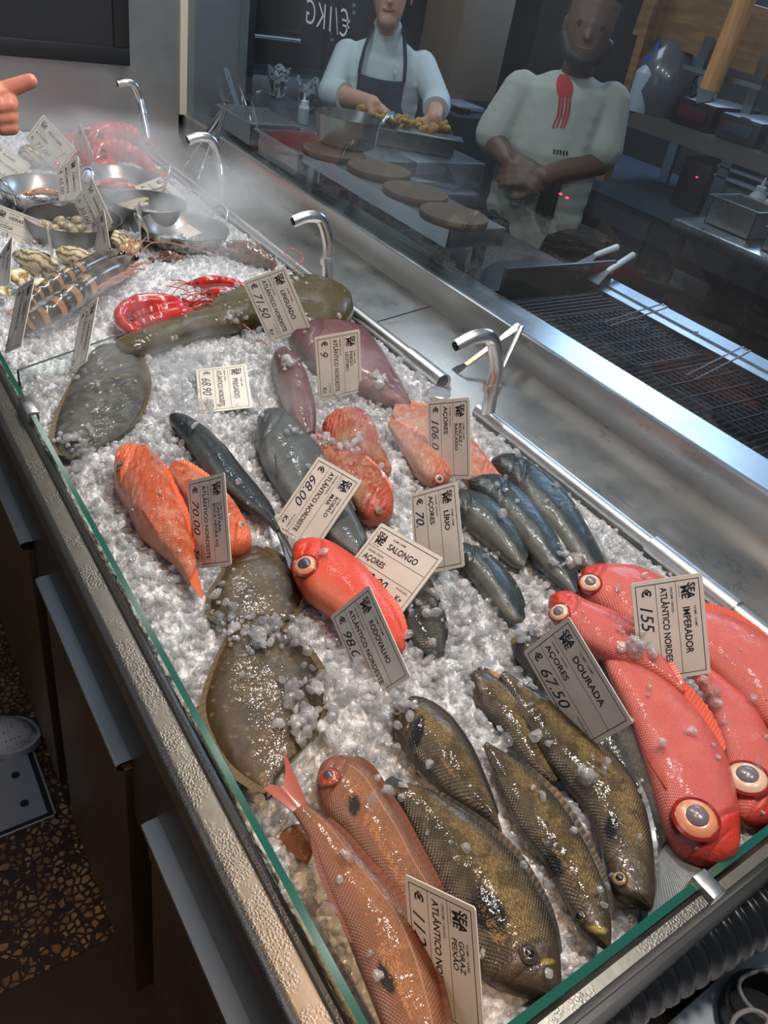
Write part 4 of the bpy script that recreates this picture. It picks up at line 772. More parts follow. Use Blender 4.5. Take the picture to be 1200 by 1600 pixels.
shrimp('crab', 'small brown crustacean buried in ice in front of the steel bowl', 'crab', Z([(252, 402, .88), (264, 400, .89), (276, 402, .885), (286, 406, .88)]), .013, SM['brown'], 0, 3, None, claws=True, tailfan=False)
MB_ = MB().tube(bez([P(445, 428, .90), P(462, 420, .93), P(474, 402, .95), (P(458, 388, .955)), P(445, 396, .94), P(462, 410, .92)], 40), .0010, 6).build('antenna', SM['lob'])
tag(MB_, 'thin curling orange antenna standing up beside the third nozzle', 'antenna')
for j, (x, y, a) in enumerate(((208, 316, .2), (213, 319, .7), (206, 321, -.2), (218, 316, 1.0))):
    p = P(x, y, .90); d = Vector((math.cos(a), math.sin(a), .15)) * .045
    tag(MB().tube([p - d, p, p + d], [.009, .011, .008], 14, flat=.6).build('razor_clam', shellm), 'yellowish razor clam in the dark deep pan', 'clam', 'razor clams in the dark pan')
# oysters and scallops
oym = (lambda t: t.P(Base_Color=t.ramp(t.math('ADD', t.math('MULTIPLY', t.n('TexWave', {'Vector': t.n('TexCoord').outputs['Object'], 'Scale': 26.0, 'Distortion': 9.0, 'Detail': 3.0}, bands_direction='DIAGONAL').outputs[0], .7), t.math('MULTIPLY', t.noise(t.n('TexCoord').outputs['Object'], 50, 4), .4)), [(.1, S(70, 56, 40)), (.4, S(176, 156, 116)), (.8, S(226, 214, 182))]), Roughness=.35, Coat_Weight=.6, Normal=t.bump(t.noise(t.n('TexCoord').outputs['Object'], 70, 5, .7), .8, .006)).m)(NT('oyster_shell'))
oyy = (lambda t: t.P(Base_Color=t.ramp(t.n('TexWave', {'Vector': t.n('TexCoord').outputs['Object'], 'Scale': 24.0, 'Distortion': 5.0}, wave_type='RINGS').outputs[0], [(.1, S(150, 116, 50)), (.45, S(214, 196, 140)), (.9, S(236, 230, 206))]), Roughness=.35, Coat_Weight=.6).m)(NT('yellow_oyster_shell'))
def oyster(px, py, z, rx, asp, yaw, mat, label, name='oyster', tilt=.3, cat='oyster', ribs=7, group=None):
    c = P(px, py, z); r = rx * (c - CAM).length / FPX; a = Matrix.Rotation(yaw, 3, 'Z') @ Matrix.Rotation(tilt, 3, 'X') @ Matrix.Diagonal((1, asp, 1)); V, F = shellgeo(r, a, .42, ribs, .07, px)
    # ridged growth layers
    V = [v * (1 + .05 * math.sin(v.length * 900)) + c for v in V]
    return tag(mk(name, V, F, mat), label, cat, group)
oyster(57, 408, .90, 34, .55, 2.35, oym, 'long rough brown and cream oyster at the left beside the leaning cards', tilt=.5)
oyster(62, 420, .885, 26, .5, 2.5, oym, 'rough oyster underneath the long one')
oyster(33, 434, .905, 19, .95, 1.0, oyy, 'round yellowish oyster in front of the long oyster', tilt=.6)
oyster(5, 455, .90, 12, .8, 1.0, oyy, 'yellow oyster cut off by the left picture edge', tilt=.4)
oyster(60, 442, .885, 14, .7, .3, oyy, 'small yellow shell between the oysters and striped prawns')
oyster(120, 402, .895, 32, .6, 2.2, oym, 'pale oyster blurred by mist behind the striped prawns')
oyster(188, 374, .90, 18, .9, .8, oym, 'brown scallop shell leaning in mist beside the misty price card', 'scallop', .9, 'scallop', 16)
oyster(203, 384, .89, 16, .9, .3, oyy, 'pale scallop shell in front of the brown scallop', 'scallop', .5, 'scallop', 16)
tag(MB().add(*shellgeo(.055, Matrix.Translation((0, 0, 0)).to_3x3(), .5, 9, .22, 5.0)).build('goose_barnacles', oym), 'pale heap of goose barnacles behind the far left bowl', 'barnacles', None, 'stuff').location = P(66, 258, .875)
# ================================================================ ICE
def icemat(name):
    m = bpy.data.materials.new(name); m.use_nodes = True; t = m.node_tree; t.nodes.clear(); N_ = t.nodes.new; L_ = t.links.new
    o = N_('ShaderNodeOutputMaterial'); tr = N_('ShaderNodeBsdfTransparent'); rf = N_('ShaderNodeBsdfRefraction'); df = N_('ShaderNodeBsdfTranslucent'); d2 = N_('ShaderNodeBsdfDiffuse'); gl = N_('ShaderNodeBsdfGlossy'); fr = N_('ShaderNodeFresnel'); tc = N_('ShaderNodeTexCoord'); nz = N_('ShaderNodeTexNoise'); bp = N_('ShaderNodeBump')
    nz.inputs['Scale'].default_value = 230; nz.inputs['Detail'].default_value = 2; bp.inputs['Strength'].default_value = 1.0; bp.inputs['Distance'].default_value = .002
    L_(tc.outputs['Object'], nz.inputs['Vector']); L_(nz.outputs[0], bp.inputs['Height'])
    for x in (rf, gl, fr, d2): L_(bp.outputs[0], x.inputs['Normal'])
    tr.inputs[0].default_value = (.98, .985, .99, 1); rf.inputs[0].default_value = (.96, .98, .99, 1); rf.inputs['IOR'].default_value = 1.31; rf.inputs['Roughness'].default_value = .03
    df.inputs[0].default_value = (.99, .99, .99, 1); d2.inputs[0].default_value = (.97, .98, .985, 1); gl.inputs['Roughness'].default_value = .13; fr.inputs[0].default_value = 1.8
    def mx(f, a, b):
        x = N_('ShaderNodeMixShader'); L_(a.outputs[0], x.inputs[1]); L_(b.outputs[0], x.inputs[2])
        if isinstance(f, float): x.inputs[0].default_value = f
        else: L_(f, x.inputs[0])
        return x
    body = mx(.18, tr, rf); milky = mx(.55, df, d2); n2 = N_('ShaderNodeTexNoise'); n2.inputs['Scale'].default_value = 30; L_(tc.outputs['Object'], n2.inputs['Vector']); mr = N_('ShaderNodeMapRange'); mr.inputs[1].default_value = .38; mr.inputs[2].default_value = .62; mr.inputs[3].default_value = .10; mr.inputs[4].default_value = .50; L_(n2.outputs[0], mr.inputs[0])
    body = mx(mr.outputs[0], body, milky); ge = N_('ShaderNodeNewGeometry'); sb_ = N_('ShaderNodeMath'); sb_.operation = 'SUBTRACT'; sb_.inputs[0].default_value = 1; ml = N_('ShaderNodeMath'); ml.operation = 'MULTIPLY'; L_(ge.outputs['Backfacing'], sb_.inputs[1]); L_(sb_.outputs[0], ml.inputs[0]); L_(fr.outputs[0], ml.inputs[1]); fin = mx(ml.outputs[0], body, gl); L_(fin.outputs[0], o.inputs[0]); return m
M['ice'] = icemat('clear_ice')
M['snow'] = (lambda t: t.P(Base_Color=(.80, .82, .835, 1), Roughness=.30, Coat_Weight=.5, Coat_Roughness=.12, Subsurface_Weight=.3, Subsurface_Radius=(.02, .02, .02), Subsurface_Scale=.5,
    Normal=t.bump(t.n('TexVoronoi', {'Vector': t.n('TexCoord').outputs['Object'], 'Scale': 130.0}).outputs['Distance'], .8, .006)).m)(NT('packed_ice'))
MOUND = [(P(*q[:2], .88), q[2], q[3]) for q in ((560, 1110, .060, .022), (540, 1060, .05, .018), (740, 950, .055, .014), (700, 1040, .05, .012), (310, 640, .07, .010), (420, 540, .07, .016), (300, 575, .07, .012), (620, 720, .03, .012), (430, 1140, .02, .012),
    (150, 690, .05, .012), (250, 900, .06, .006), (450, 700, .04, .006), (880, 900, .03, .014), (1090, 1060, .035, .012), (1000, 1020, .03, .02), (920, 1270, .022, .015), (840, 1480, .02, .01), (330, 420, .09, .020), (250, 440, .10, .014), (200, 620, .04, .01), (800, 1550, .03, .012))]
def iceh(x, y):
    h = .866 + .007 * noise.noise(Vector((x * 11, y * 11, 0))) + .004 * noise.noise(Vector((x * 31, y * 31, 3)))
    for c, r, a in MOUND:
        d2 = (x - c.x) ** 2 + (y - c.y) ** 2
        if d2 < 9 * r * r: h += a * math.exp(-d2 / (2 * (r * .62) ** 2))
    e = min((x - .232) / .03, (1.015 - x) / .05, (y - .105) / .05, 1)
    return h - .006 * (1 - max(0, e)) + (.004 if y > 1.4 else 0)
nx, ny = 250, 940; F = []
xs = [.2315 + (1.012 - .2315) * i / nx for i in range(nx + 1)]; ys = [.104 + (YW - .01 - .104) * j / ny for j in range(ny + 1)]
cxs = xs[::5]; cys = ys[::5]; CO = np.array([[iceh(x, y) for x in cxs] for y in cys])
XA = np.array(xs); YA = np.array(ys); Hc = np.array([np.interp(XA, cxs, r) for r in CO]); H0 = np.array([np.interp(YA, cys, Hc[:, i]) for i in range(nx + 1)]).T
LH = np.zeros_like(H0); lr = np.random.default_rng(3); dx_ = xs[1] - xs[0]; dy_ = ys[1] - ys[0]
for _ in range(26000):
    cx_, cy_ = lr.uniform(xs[0], xs[-1]), lr.uniform(ys[0], ys[-1]); r = lr.uniform(.004, .012) * (1 if cy_ < 1.4 else .8); n_ = lr.normal(scale=.55, size=2); tp = lr.uniform(.001, .007)
    i0, i1 = max(0, int((cx_ - r - xs[0]) / dx_)), min(nx + 1, int((cx_ + r - xs[0]) / dx_) + 2); j0, j1 = max(0, int((cy_ - r - ys[0]) / dy_)), min(ny + 1, int((cy_ + r - ys[0]) / dy_) + 2)
    X_, Y_ = np.meshgrid(XA[i0:i1] - cx_, YA[j0:j1] - cy_); th_ = lr.uniform(0, 3.14); el = lr.uniform(.6, 1)
    u_ = (X_ * math.cos(th_) + Y_ * math.sin(th_)) / r; v_ = (-X_ * math.sin(th_) + Y_ * math.cos(th_)) / (r * el)
    f1 = tp + n_[0] * X_ + n_[1] * Y_; f2 = (1 - np.maximum(np.abs(u_), np.abs(v_) * .9 + np.abs(u_) * .35)) * r * 1.3 + tp * .3
    LH[j0:j1, i0:i1] = np.maximum(LH[j0:j1, i0:i1], np.minimum(f1, f2))
HH = H0 + LH - .003
V = [(xs[i], ys[j], HH[j, i]) for j in range(ny + 1) for i in range(nx + 1)]
for j in range(ny):
    for i in range(nx): a = j * (nx + 1) + i; F.append((a, a + 1, a + nx + 2, a + nx + 1))
nb = len(V); V += [(xs[0], ys[0], .801), (xs[-1], ys[0], .801), (xs[-1], ys[-1], .801), (xs[0], ys[-1], .801)]
F += [tuple([nb, nb + 1] + [i for i in range(nx, -1, -1)]), tuple([nb + 2, nb + 3] + [ny * (nx + 1) + i for i in range(nx + 1)]), tuple([nb + 3, nb] + [j * (nx + 1) for j in range(ny + 1)]), tuple([nb + 1, nb + 2] + [j * (nx + 1) + nx for j in range(ny, -1, -1)]), (nb + 3, nb + 2, nb + 1, nb)]
bed = mk('ice_bed', V, F, M['snow']); tag(bed, 'packed white crushed ice filling the display counter', 'ice', None, 'stuff')
# loose chunks
rng = np.random.default_rng(5)
bm = bmesh.new(); bmesh.ops.create_icosphere(bm, subdivisions=2, radius=1); IV = np.array([v.co[:] for v in bm.verts]); IF = np.array([[v.index for v in f.verts] for f in bm.faces]); bm.free()
def chunkshape():
    # rounded polyhedral lump: clip a sphere by random planes, then soften
    v = IV.copy(); k = rng.integers(5, 9)
    for _ in range(k):
        n_ = rng.normal(size=3); n_ /= np.linalg.norm(n_); d = rng.uniform(.45, .8); s = v @ n_; o = np.maximum(s - d, 0); v -= np.outer(o, n_)
    v *= rng.uniform(.65, 1.15, size=3); v += rng.normal(scale=.03, size=v.shape); return v
SH = [chunkshape() for _ in range(40)]
import bisect
grid = {}
boxes = [(b, min(p[0] for p in poly), max(p[0] for p in poly), min(p[1] for p in poly), max(p[1] for p in poly)) for b, poly, nm in FISH]
def surf(x, y):
    h = iceh(x, y); h = float(HH[min(ny, int((y - ys[0]) / dy_)), min(nx, int((x - xs[0]) / dx_))]); onf = False; dn = Vector((0, 0, -1))
    for b, x0, x1, y0, y1 in boxes:
        if x0 - .01 < x < x1 + .01 and y0 - .01 < y < y1 + .01:
            r = b.ray_cast(Vector((x, y, 1.2)), dn)
            if r[0] and r[0].z > h: h = r[0].z; onf = True
    return h, onf
PILE = [(P(*q[:2], .895), q[2]) for q in ((405, 665, .018), (275, 655, .014), (120, 712, .03), (95, 690, .02), (610, 1225, .02), (765, 1160, .008), (690, 860, .02), (700, 780, .015), (430, 570, .012), (455, 700, .015), (330, 945, .02), (455, 985, .03), (545, 1100, .075), (720, 945, .05), (445, 1125, .012), (540, 710, .025), (600, 700, .025), (310, 640, .05), (230, 690, .04), (395, 985, .035), (340, 950, .03), (920, 1225, .012), (925, 1210, .012), (985, 1020, .03), (1090, 1075, .03), (620, 1075, .02), (130, 690, .022), (160, 720, .02), (260, 755, .02), (380, 520, .05), (440, 500, .02), (290, 545, .035), (700, 655, .02), (590, 610, .03), (450, 600, .02), (880, 870, .012), (660, 960, .02), (800, 1150, .012), (500, 700, .02), (470, 1000, .02), (350, 780, .01), (880, 900, .03), (660, 1020, .025), (820, 990, .02), (340, 470, .03))]
for nm, (y0, y1), cnt, (ra, rb), lab in (('crushed_ice', (.108, 1.36), 19000, (.0034, .0088), 'loose wet chunks of crushed ice heaped around the whole fish'), ('crushed_ice', (1.36, 2.6), 9000, (.003, .008), 'fine crushed ice around the shellfish and steel bowls')):
    VV = []; FFs = []; n = 0
    for i in range(cnt):
        x = rng.uniform(.240, 1.005); y = y0 + (y1 - y0) * rng.random()
        h, onf = surf(x, y); near = any((x - c.x) ** 2 + (y - c.y) ** 2 < r * r for c, r in PILE)
        if onf and not near and rng.random() > .018: continue
        if onf and near and rng.random() > .55: continue
        r = ra + (rb - ra) * rng.random() ** 2.2
        if near and rng.random() < .35: r *= 1.35
        if x < .252: r = min(r, .006)
        s = SH[rng.integers(len(SH))]; A = rng.normal(size=(3, 3)); Q, _ = np.linalg.qr(A)
        z = h + r * (rng.uniform(.0, 1.5) if not (near) else rng.uniform(.1, 2.2))
        VV.append((s @ Q.T) * r + np.array((x, y, z))); FFs.append(IF + n); n += len(IV)
    VV = np.concatenate(VV); FFs = np.concatenate(FFs)
    me = bpy.data.meshes.new(nm); me.vertices.add(len(VV)); me.loops.add(len(FFs) * 3); me.polygons.add(len(FFs))
    org = np.array(((VV[:, 0].min() + VV[:, 0].max()) / 2, (VV[:, 1].min() + VV[:, 1].max()) / 2, VV[:, 2].min()))
    me.vertices.foreach_set('co', (VV - org).astype(np.float32).ravel()); me.loops.foreach_set('vertex_index', FFs.ravel().astype(np.int32))
    me.polygons.foreach_set('loop_start', np.arange(0, len(FFs) * 3, 3, dtype=np.int32)); me.polygons.foreach_set('use_smooth', np.ones(len(FFs), dtype=bool)); me.update(calc_edges=True); me.set_sharp_from_angle(angle=math.radians(24))
    me.materials.append(M['ice']); o = bpy.data.objects.new(nm, me); COL.objects.link(o); o.location = org; tag(o, lab, 'ice', None, 'stuff')
# a few big clear lumps
for i, (x, y, r, lab) in enumerate(((475, 1125, .017, 'large clear ice lump on the brown flatfish next to the ice heap'), (520, 1048, .017, 'large clear ice lump between the flatfish and the RODOVALHO card'), (912, 1222, .013, 'clear ice lump resting between two golden breams'), (455, 1090, .011, 'smaller clear ice lump above the flatfish lump'))):
    p = P(x, y, .90); h, _ = surf(p.x, p.y); s = SH[i + 3]; q = [(Vector(tuple(v)) * r) + Vector((p.x, p.y, h + r * .6)) for v in s]
    tag(mk('ice_lump', q, [tuple(int(k) for k in f) for f in IF], M['ice']), lab, 'ice')
# ================================================================ KITCHEN
M['shelfst'] = steel('shelf_steel', (.55, .60, .64), .30, (1, 14, 1), .12)
M['fridge'] = simple('fridge_black', S(34, 38, 42), .45); M['dark'] = simple('dark_steel_panel', S(46, 48, 52), .5, .5)
# base cabinet behind the sill that carries shelf and grill
ic = thing('cooking_counter', (1.55, 1.2, 0), 'dark steel cooking counter behind the glass carrying grill and shelf', 'counter')
MB().box((1.365, -.6, 0), (1.80, 3.3, .80)).build('body', M['dark'], ic, False)
MB().box((1.365, -.6, .80), (1.80, 3.3, .835)).build('top', M['shelfst'], ic, False)
# grill
gr = thing('charcoal_grill', (1.6, .9, .83), 'long charcoal grill with black rods behind the glass', 'grill')
MB().box((1.366, .05, .835), (1.376, 1.34, .945)).box((1.70, .05, .835), (1.74, 1.38, .950)).box((1.376, 1.33, .835), (1.70, 1.34, .93)).build('frame', M['steel_y'], gr, False)
MB().box((1.74, .05, .90), (1.799, 1.45, .955)).build('rear_ledge', M['shelfst'], gr, False)
MB().box((1.378, .05, .836), (1.70, 1.33, .86)).build('ember_bed', simple('embers', S(24, 20, 20), .9), gr, False)
rodm = simple('black_iron_rod', S(30, 32, 36), .38, .6); y = .08; k = 0
while y < 1.31:
    if k < 72: MB().tube([(1.378, y, .936), (1.69, y, .940)], .0036, 8).build('rod', rodm, gr)
    y += .0175; k += 1
for i, xx in enumerate((1.44, 1.53, 1.63)): MB().tube([(xx, .06, .929), (xx, 1.33, .929)], .004, 8).build('cross_bar', rodm, gr)
for x0, y0, x1, y1 in ((1.745, 1.02, 0, 0), (1.745, .80, 0, 0), (1.745, .55, 0, 0)): MB().lathe((x0, y0, .955), [(.005, 0), (.004, .003), (0, .004)], 10).build('rivet', M['polish'], gr)
# wire grilling baskets
for a, b, sx0, sy0, lab, y_ in ((1038, 478, 948, 506, 'wire grill basket at the far end of the grill with long looped handle', 1.06), (1165, 546, 1078, 590, 'wire grill basket on the middle of the grill with double wire handle', .76)):
    g = thing('grill_basket', (1.6, y_, .945), lab, 'grill basket', 'grill baskets'); e = P(a, b, .995)
    m_ = MB()
    for j in range(13): m_.tube([(1.42 + j * .019, y_ - .13, .948), (1.42 + j * .019, y_ + .13, .948)], .0013, 6)
    for j in range(6): m_.tube([(1.42, y_ - .13 + j * .052, .950), (1.648, y_ - .13 + j * .052, .950)], .0016, 6)
    m_.build('mesh', rodm, g); h = []
    s0 = P(sx0, sy0, .955); d = (e - s0).normalized(); n = Vector((-d.y, d.x, 0)) * .011
    MB().tube(bez([s0 - n, e - n - d * .012, e - n * .5, e + n * .5, e + n - d * .012, s0 + n], 40), .0019, 8).build('handle', M['polish'], g)
# griddle box with dark splash plate and two spatulas
gd = thing('griddle', (1.55, 1.55, .84), 'dark metal griddle with a tall splash plate beyond the grill', 'griddle')
MB().box((1.39, 1.40, .835), (1.80, 1.86, .93)).build('body', M['darkmetal'], gd, False)
MB().box((1.39, 1.36, .84), (1.80, 1.372, 1.005), bev=.003).build('splash_plate', M['darkmetal'], gd)
for (x0, y0), (x1, y1), (x2, y2), lab in (((908, 415), (928, 400), (965, 386), 'white handled steel spatula farther from the viewer'), ((925, 440), (948, 425), (990, 398), 'white handled steel spatula nearer the grill')):
    s = thing('spatula', P(x1, y1, .97), lab, 'spatula'); a, b, c = P(x0, y0, .965), P(x1, y1, .985), P(x2, y2, 1.0)
    n = Vector((.4, .6, 0)).normalized(); d = (b - a).normalized(); n = d.cross(Vector((0, 0, 1))).normalized()
    MB().poly([a - n * .02, b - n * .008, b + n * .008, a + n * .022], .002).build('blade', M['polish'], s, False)
    MB().tube([b, b.lerp(c, .1), b.lerp(c, .5), c.lerp(b, .04), c], [.006, .0085, .0095, .010, .005], 14).build('handle', M['white'], s)
# raised steel shelf with trivets
sh = thing('raised_shelf', (1.4, 2, .84), 'raised steel shelf behind the glass holding round wooden trivets', 'shelf')
zS = 1.05; e0 = P(702, 360, zS); e1 = P(792, 360, zS)
X0s, X1s, Y0s, Y1s = e0.x, e1.x + .01, e0.y, 2.27
s_ = MB().box((X0s, Y0s, zS - .006), (X1s, Y1s, zS)).box((X0s, Y0s, zS - .045), (X0s + .004, Y1s, zS - .006)).box((X0s, Y0s, zS - .045), (X1s, Y0s + .004, zS - .006)); s_.build('plate', M['shelfst'], sh, False)
for yy in (Y0s + .05, 2.2): 
    for xx in (X0s + .02, X1s - .03): MB().box((xx, yy, .835), (xx + .025, yy + .025, zS - .006)).build('leg', M['dark'], sh, False)
cork = (lambda t: t.P(Base_Color=t.mix(t.noise(t.n('TexCoord').outputs['Object'], 300, 3, .7), t.mix(t.noise(t.n('TexCoord').outputs['Object'], 12, 3), S(92, 74, 58), S(116, 92, 66)), S(66, 52, 40)), Roughness=.8).m)(NT('cork_board'))
for (px, py, rx, lab) in ((710, 333, 52, 'round wooden trivet nearest the end of the raised shelf'), (650, 297, 49, 'round wooden trivet between two others on the raised shelf'), (593, 262, 47, 'round wooden trivet next to the saucepan'), (522, 234, 46, 'round wooden trivet under the steel saucepan')):
    c = P(px, py, zS + .018); r = rx * (c - CAM).length / FPX * .98
    tag(MB().lathe((c.x, c.y, zS), [(0, 0), (r * .985, 0), (r, .003), (r, .015), (r * .985, .018), (0, .018)], 56).build('trivet', cork), lab, 'trivet', 'trivets on the raised shelf')
c = P(540, 226, zS + .018); c = Vector((c.x, c.y, zS + .0185)); r = .105
pan = thing('saucepan', c, 'steel saucepan with long handle on the farthest trivet', 'saucepan')
ps = steel('pan_steel', (.50, .47, .40), .25, (4, 4, 4), .1)
MB().lathe(c, [(0, 0), (r * .80, 0), (r * .88, .006), (r * .97, .07), (r, .085), (r * .98, .085), (r * .95, .068), (r * .86, .010), (0, .005)], 48).build('pot', ps, pan)
h0 = c + Vector((r * .80, -r * .55, .078)); hd = (PX(615, 183, h0.x + .10) - h0)
MB().tube(bez([h0, h0 + hd * .35 + Vector((0, 0, .014)), h0 + hd * .7 + Vector((0, 0, .02)), h0 + hd], 16), [.006] * 5 + [.008] * 6 + [.010] * 5, 12, flat=.5).build('handle', M['polish'], pan)
# gastronorm pans, lids
def gn(x0, y0, x1, y1, z0, z1, label, mat=None, fill=None, lid=False):
    t = thing('food_pan', ((x0 + x1) / 2, (y0 + y1) / 2, z0), label, 'food pan', 'steel food pans in the kitchen')
    m_ = MB(); th = .003
    m_.box((x0, y0, z0), (x1, y1, z0 + th)).box((x0, y0, z0), (x0 + th, y1, z1)).box((x1 - th, y0, z0), (x1, y1, z1)).box((x0, y0, z0), (x1, y0 + th, z1)).box((x0, y1 - th, z0), (x1, y1, z1))
    w_ = .012; m_.box((x0 - w_, y0 - w_, z1), (x1 + w_, y0, z1 + .003)).box((x0 - w_, y1, z1), (x1 + w_, y1 + w_, z1 + .003)).box((x0 - w_, y0, z1), (x0, y1, z1 + .003)).box((x1, y0, z1), (x1 + w_, y1, z1 + .003))
    m_.build('pan', mat or M['rail'], t, False)
    if fill: 
        V = []; F = []; n_ = 16
        for j in range(n_ + 1):
            for i in range(n_ + 1): V.append((x0 + th + (x1 - x0 - 2 * th) * i / n_, y0 + th + (y1 - y0 - 2 * th) * j / n_, z0 + (z1 - z0) * .72 + .012 * noise.noise(Vector((i * .7, j * .7, x0)))))
        for j in range(n_):
            for i in range(n_): a = j * (n_ + 1) + i; F.append((a, a + 1, a + n_ + 2, a + n_ + 1))
        mk('food', V, F, fill, t)
    if lid: MB().box((x0 - .006, y0 - .006, z1 + .004), (x1 + .006, y1 + .006, z1 + .007), bev=.001).build('lid', M['clearpl'], t, False)
    return t
redf = simple('red_food', S(120, 30, 22), .5)
a = P(400, 205, 1.02); gn(1.30, 2.62, 1.48, 2.88, .96, 1.03, 'deep steel food pan nearest the wall with clear lid and ladle', lid=True)
gn(1.30, 2.28, 1.50, 2.56, .95, 1.025, 'steel food pan with clear lid and red food next to the saucepan', fill=redf, lid=True)
tag(MB().box((1.31, 2.22, .84), (1.50, 2.50, .935), bev=.01).build('red_tub', simple('red_tub', S(110, 28, 22), .35, Coat_Weight=.4)), 'red tub under the lidded steel food pan', 'tub')
tag(MB().box((1.31, 2.60, .84), (1.48, 2.90, .945), bev=.01).build('steel_box', M['steel']), 'steel box under the deep food pan by the wall', 'box')
tag(MB().poly([PX(482, 262, 1.33), PX(500, 257, 1.33), PX(499, 285, 1.33), PX(480, 288, 1.33)], .003).build('card_holder', M['white'], None, False), 'small pale card hanging below the shelf beside the green cloth', 'card')
tag(MB().tube(bez([PX(500, 266, 1.36), PX(512, 272, 1.36), PX(528, 280, 1.37)], 12), [.012, .016, .014, .018, .012, .016, .014, .016, .014, .016, .014, .008], 10, flat=.4).build('green_cloth', simple('green', S(30, 120, 76), .7)), 'green cloth under the raised shelf', 'cloth')
l0, l1 = PX(377, 183, 1.40), PX(353, 107, 1.36)
sp = thing('spoon', l0, 'long steel serving spoon with a hole in its end standing in the lidded pan', 'spoon')
dd = (l1 - l0); nn_ = Vector((.75, -.5, 0)).normalized()
MB().poly([l0 - nn_ * .009, l0 + nn_ * .009, l1 + nn_ * .010, l1 + dd * .03, l1 - nn_ * .010], .0022).build('handle', simple('spoon_steel', S(150, 170, 190), .3, .6), sp, False)
hh = l1 - dd * .2; MB().lathe(hh, [(0, -.0014), (.0035, -.0014), (.0035, .0014), (0, .0014)], 12, fr=Matrix((nn_, dd.normalized(), nn_.cross(dd.normalized()))).transposed()).build('hole', M['black'], sp)
wbk = MB(); c = PX(358, 170, 1.42)
for a_, b_ in (((350, 158), (380, 160)), ((350, 158), (352, 178)), ((380, 158), (378, 180)), ((378, 150), (380, 178))): wbk.tube([PX(*a_, 1.42), PX(*b_, 1.42)], .003, 8)
wbk.tube(bez([PX(355, 158, 1.42), PX(362, 140, 1.42), PX(372, 134, 1.42), PX(380, 150, 1.42), PX(392, 188, 1.42)], 20), .0018, 8)
tag(wbk.build('wire_rack', M['polish']), 'small bent wire rack beside the standing spoon', 'rack')
# fry cones and squeeze bottle behind the pans
paper = (lambda t: t.P(Base_Color=t.mix(t.ramp(t.noise(t.n('TexCoord').outputs['Object'], 70, 2), [(.52, 0.0), (.58, 1.0)]), S(176, 186, 196), S(60, 66, 78)), Roughness=.7).m)(NT('printed_paper'))
MB_TOP = MB().box((1.55, 2.32, .836), (1.80, 3.3, .999), bev=.004).box((1.801, 2.32, .0), (2.12, 2.66, .999), bev=.004); tag(MB_TOP.build('prep_table', M['shelfst']), 'steel prep table in front of the apron-wearing cook', 'table')
for px, py, X, lab in ((432, 172, 1.72, 'grey cup lined with patterned paper, left of the pair'), (478, 178, 1.74, 'grey cup lined with patterned paper, right of the pair')):
    c = PX(px, py, X); c.z = max(c.z, 1.001); t = thing('paper_cup', (c.x, c.y, 1.001), lab, 'cup', 'paper-lined cups')
    MB().lathe((c.x, c.y, 1.001), [(0, 0), (.028, 0), (.040, .07), (.038, .07), (.026, .004), (0, .004)], 28).build('cup', M['darkmetal'], t)
    V = []; F = []
    for j in range(5):
        for k in range(28):
            q = 2 * PI * k / 28; rr_ = .030 + .004 * j + .004 * math.sin(5 * q) * (j / 4); V.append((c.x + rr_ * math.cos(q), c.y + rr_ * math.sin(q), 1.01 + .024 * j + (.018 * math.sin(3 * q + px) if j == 4 else 0)))
    for j in range(4):
        for k in range(28): F.append((j * 28 + k, j * 28 + (k + 1) % 28, (j + 1) * 28 + (k + 1) % 28, (j + 1) * 28 + k))
    mk('paper', V, F, paper, t)
def bottle(px, py, X, z, h, label, body, cap, capcol=None):
    c = PX(px, py, X); b = Vector((c.x, c.y, z)); t = thing('squeeze_bottle', b, label, 'bottle')
    MB().lathe(b, [(0, 0), (h * .2, 0), (h * .21, h * .05), (h * .21, h * .55), (h * .13, h * .66), (h * .12, h * .70)], 24).build('bottle', body, t)
    MB().lathe(b, [(h * .125, h * .68), (h * .125, h * .78), (h * .05, h * .80), (h * .02, h), (0, h)], 20).build('cap', cap, t)
trn = simple('milky_plastic', S(170, 180, 176), .4, Subsurface_Weight=.2)
bottle(470, 218, 1.60, 1.001, .10, 'small milky squeeze bottle with pale cap behind the food pans', trn, M['white'])
tag(MB().box((1.52, 2.33, .96), (1.60, 2.47, 1.0), bev=.002).build('napkin', M['white']), 'folded white napkin between the lidded pan and saucepan', 'napkin')
# tray of potato gratin in front of cook
c = Vector((2.0, 2.55, 1.0))
d1 = Vector((.83, -.56, 0)); d2 = Vector((.56, .83, 0))
tc_ = P(628, 200, 1.06); fr = Matrix.Translation((tc_.x, tc_.y, 0)) @ Matrix(((d1.x, d2.x, 0, 0), (d1.y, d2.y, 0, 0), (0, 0, 1, 0), (0, 0, 0, 1)))
t = thing('food_tray', (tc_.x, tc_.y, .99), 'dark tray heaped with golden potatoes under the cook\'s hands', 'tray')
MB().box((-.20, -.06, 1.0), (.20, .12, 1.06), fr=fr, bev=.006).build('tray', M['darkmetal'], t)
MB().box((-.02, -.075, 1.06), (.225, .0, 1.066), fr=fr, bev=.002).build('rim', M['shelfst'], t)
pot = (lambda t_: t_.P(Base_Color=t_.mix(t_.noise(t_.n('TexCoord').outputs['Object'], 30, 3), S(196, 150, 50), S(140, 96, 36)), Roughness=.5).m)(NT('golden_potato'))
V = []; F = []
pm = MB()
for j in range(46):
    q = fr @ Vector((rnd.uniform(-.17, .18), rnd.uniform(-.03, .10), 1.068 + rnd.random() * .02)); V_, F_ = shellgeo(rnd.uniform(.013, .022), Euler((rnd.random() * 3, rnd.random() * 3, 0)).to_matrix(), .5, 3, .05, j); pm.add([v + q for v in V_], F_)
o = pm.build('potatoes', pot, t, True, None); o['kind'] = 'stuff'
wrap = P(650, 262, .93)
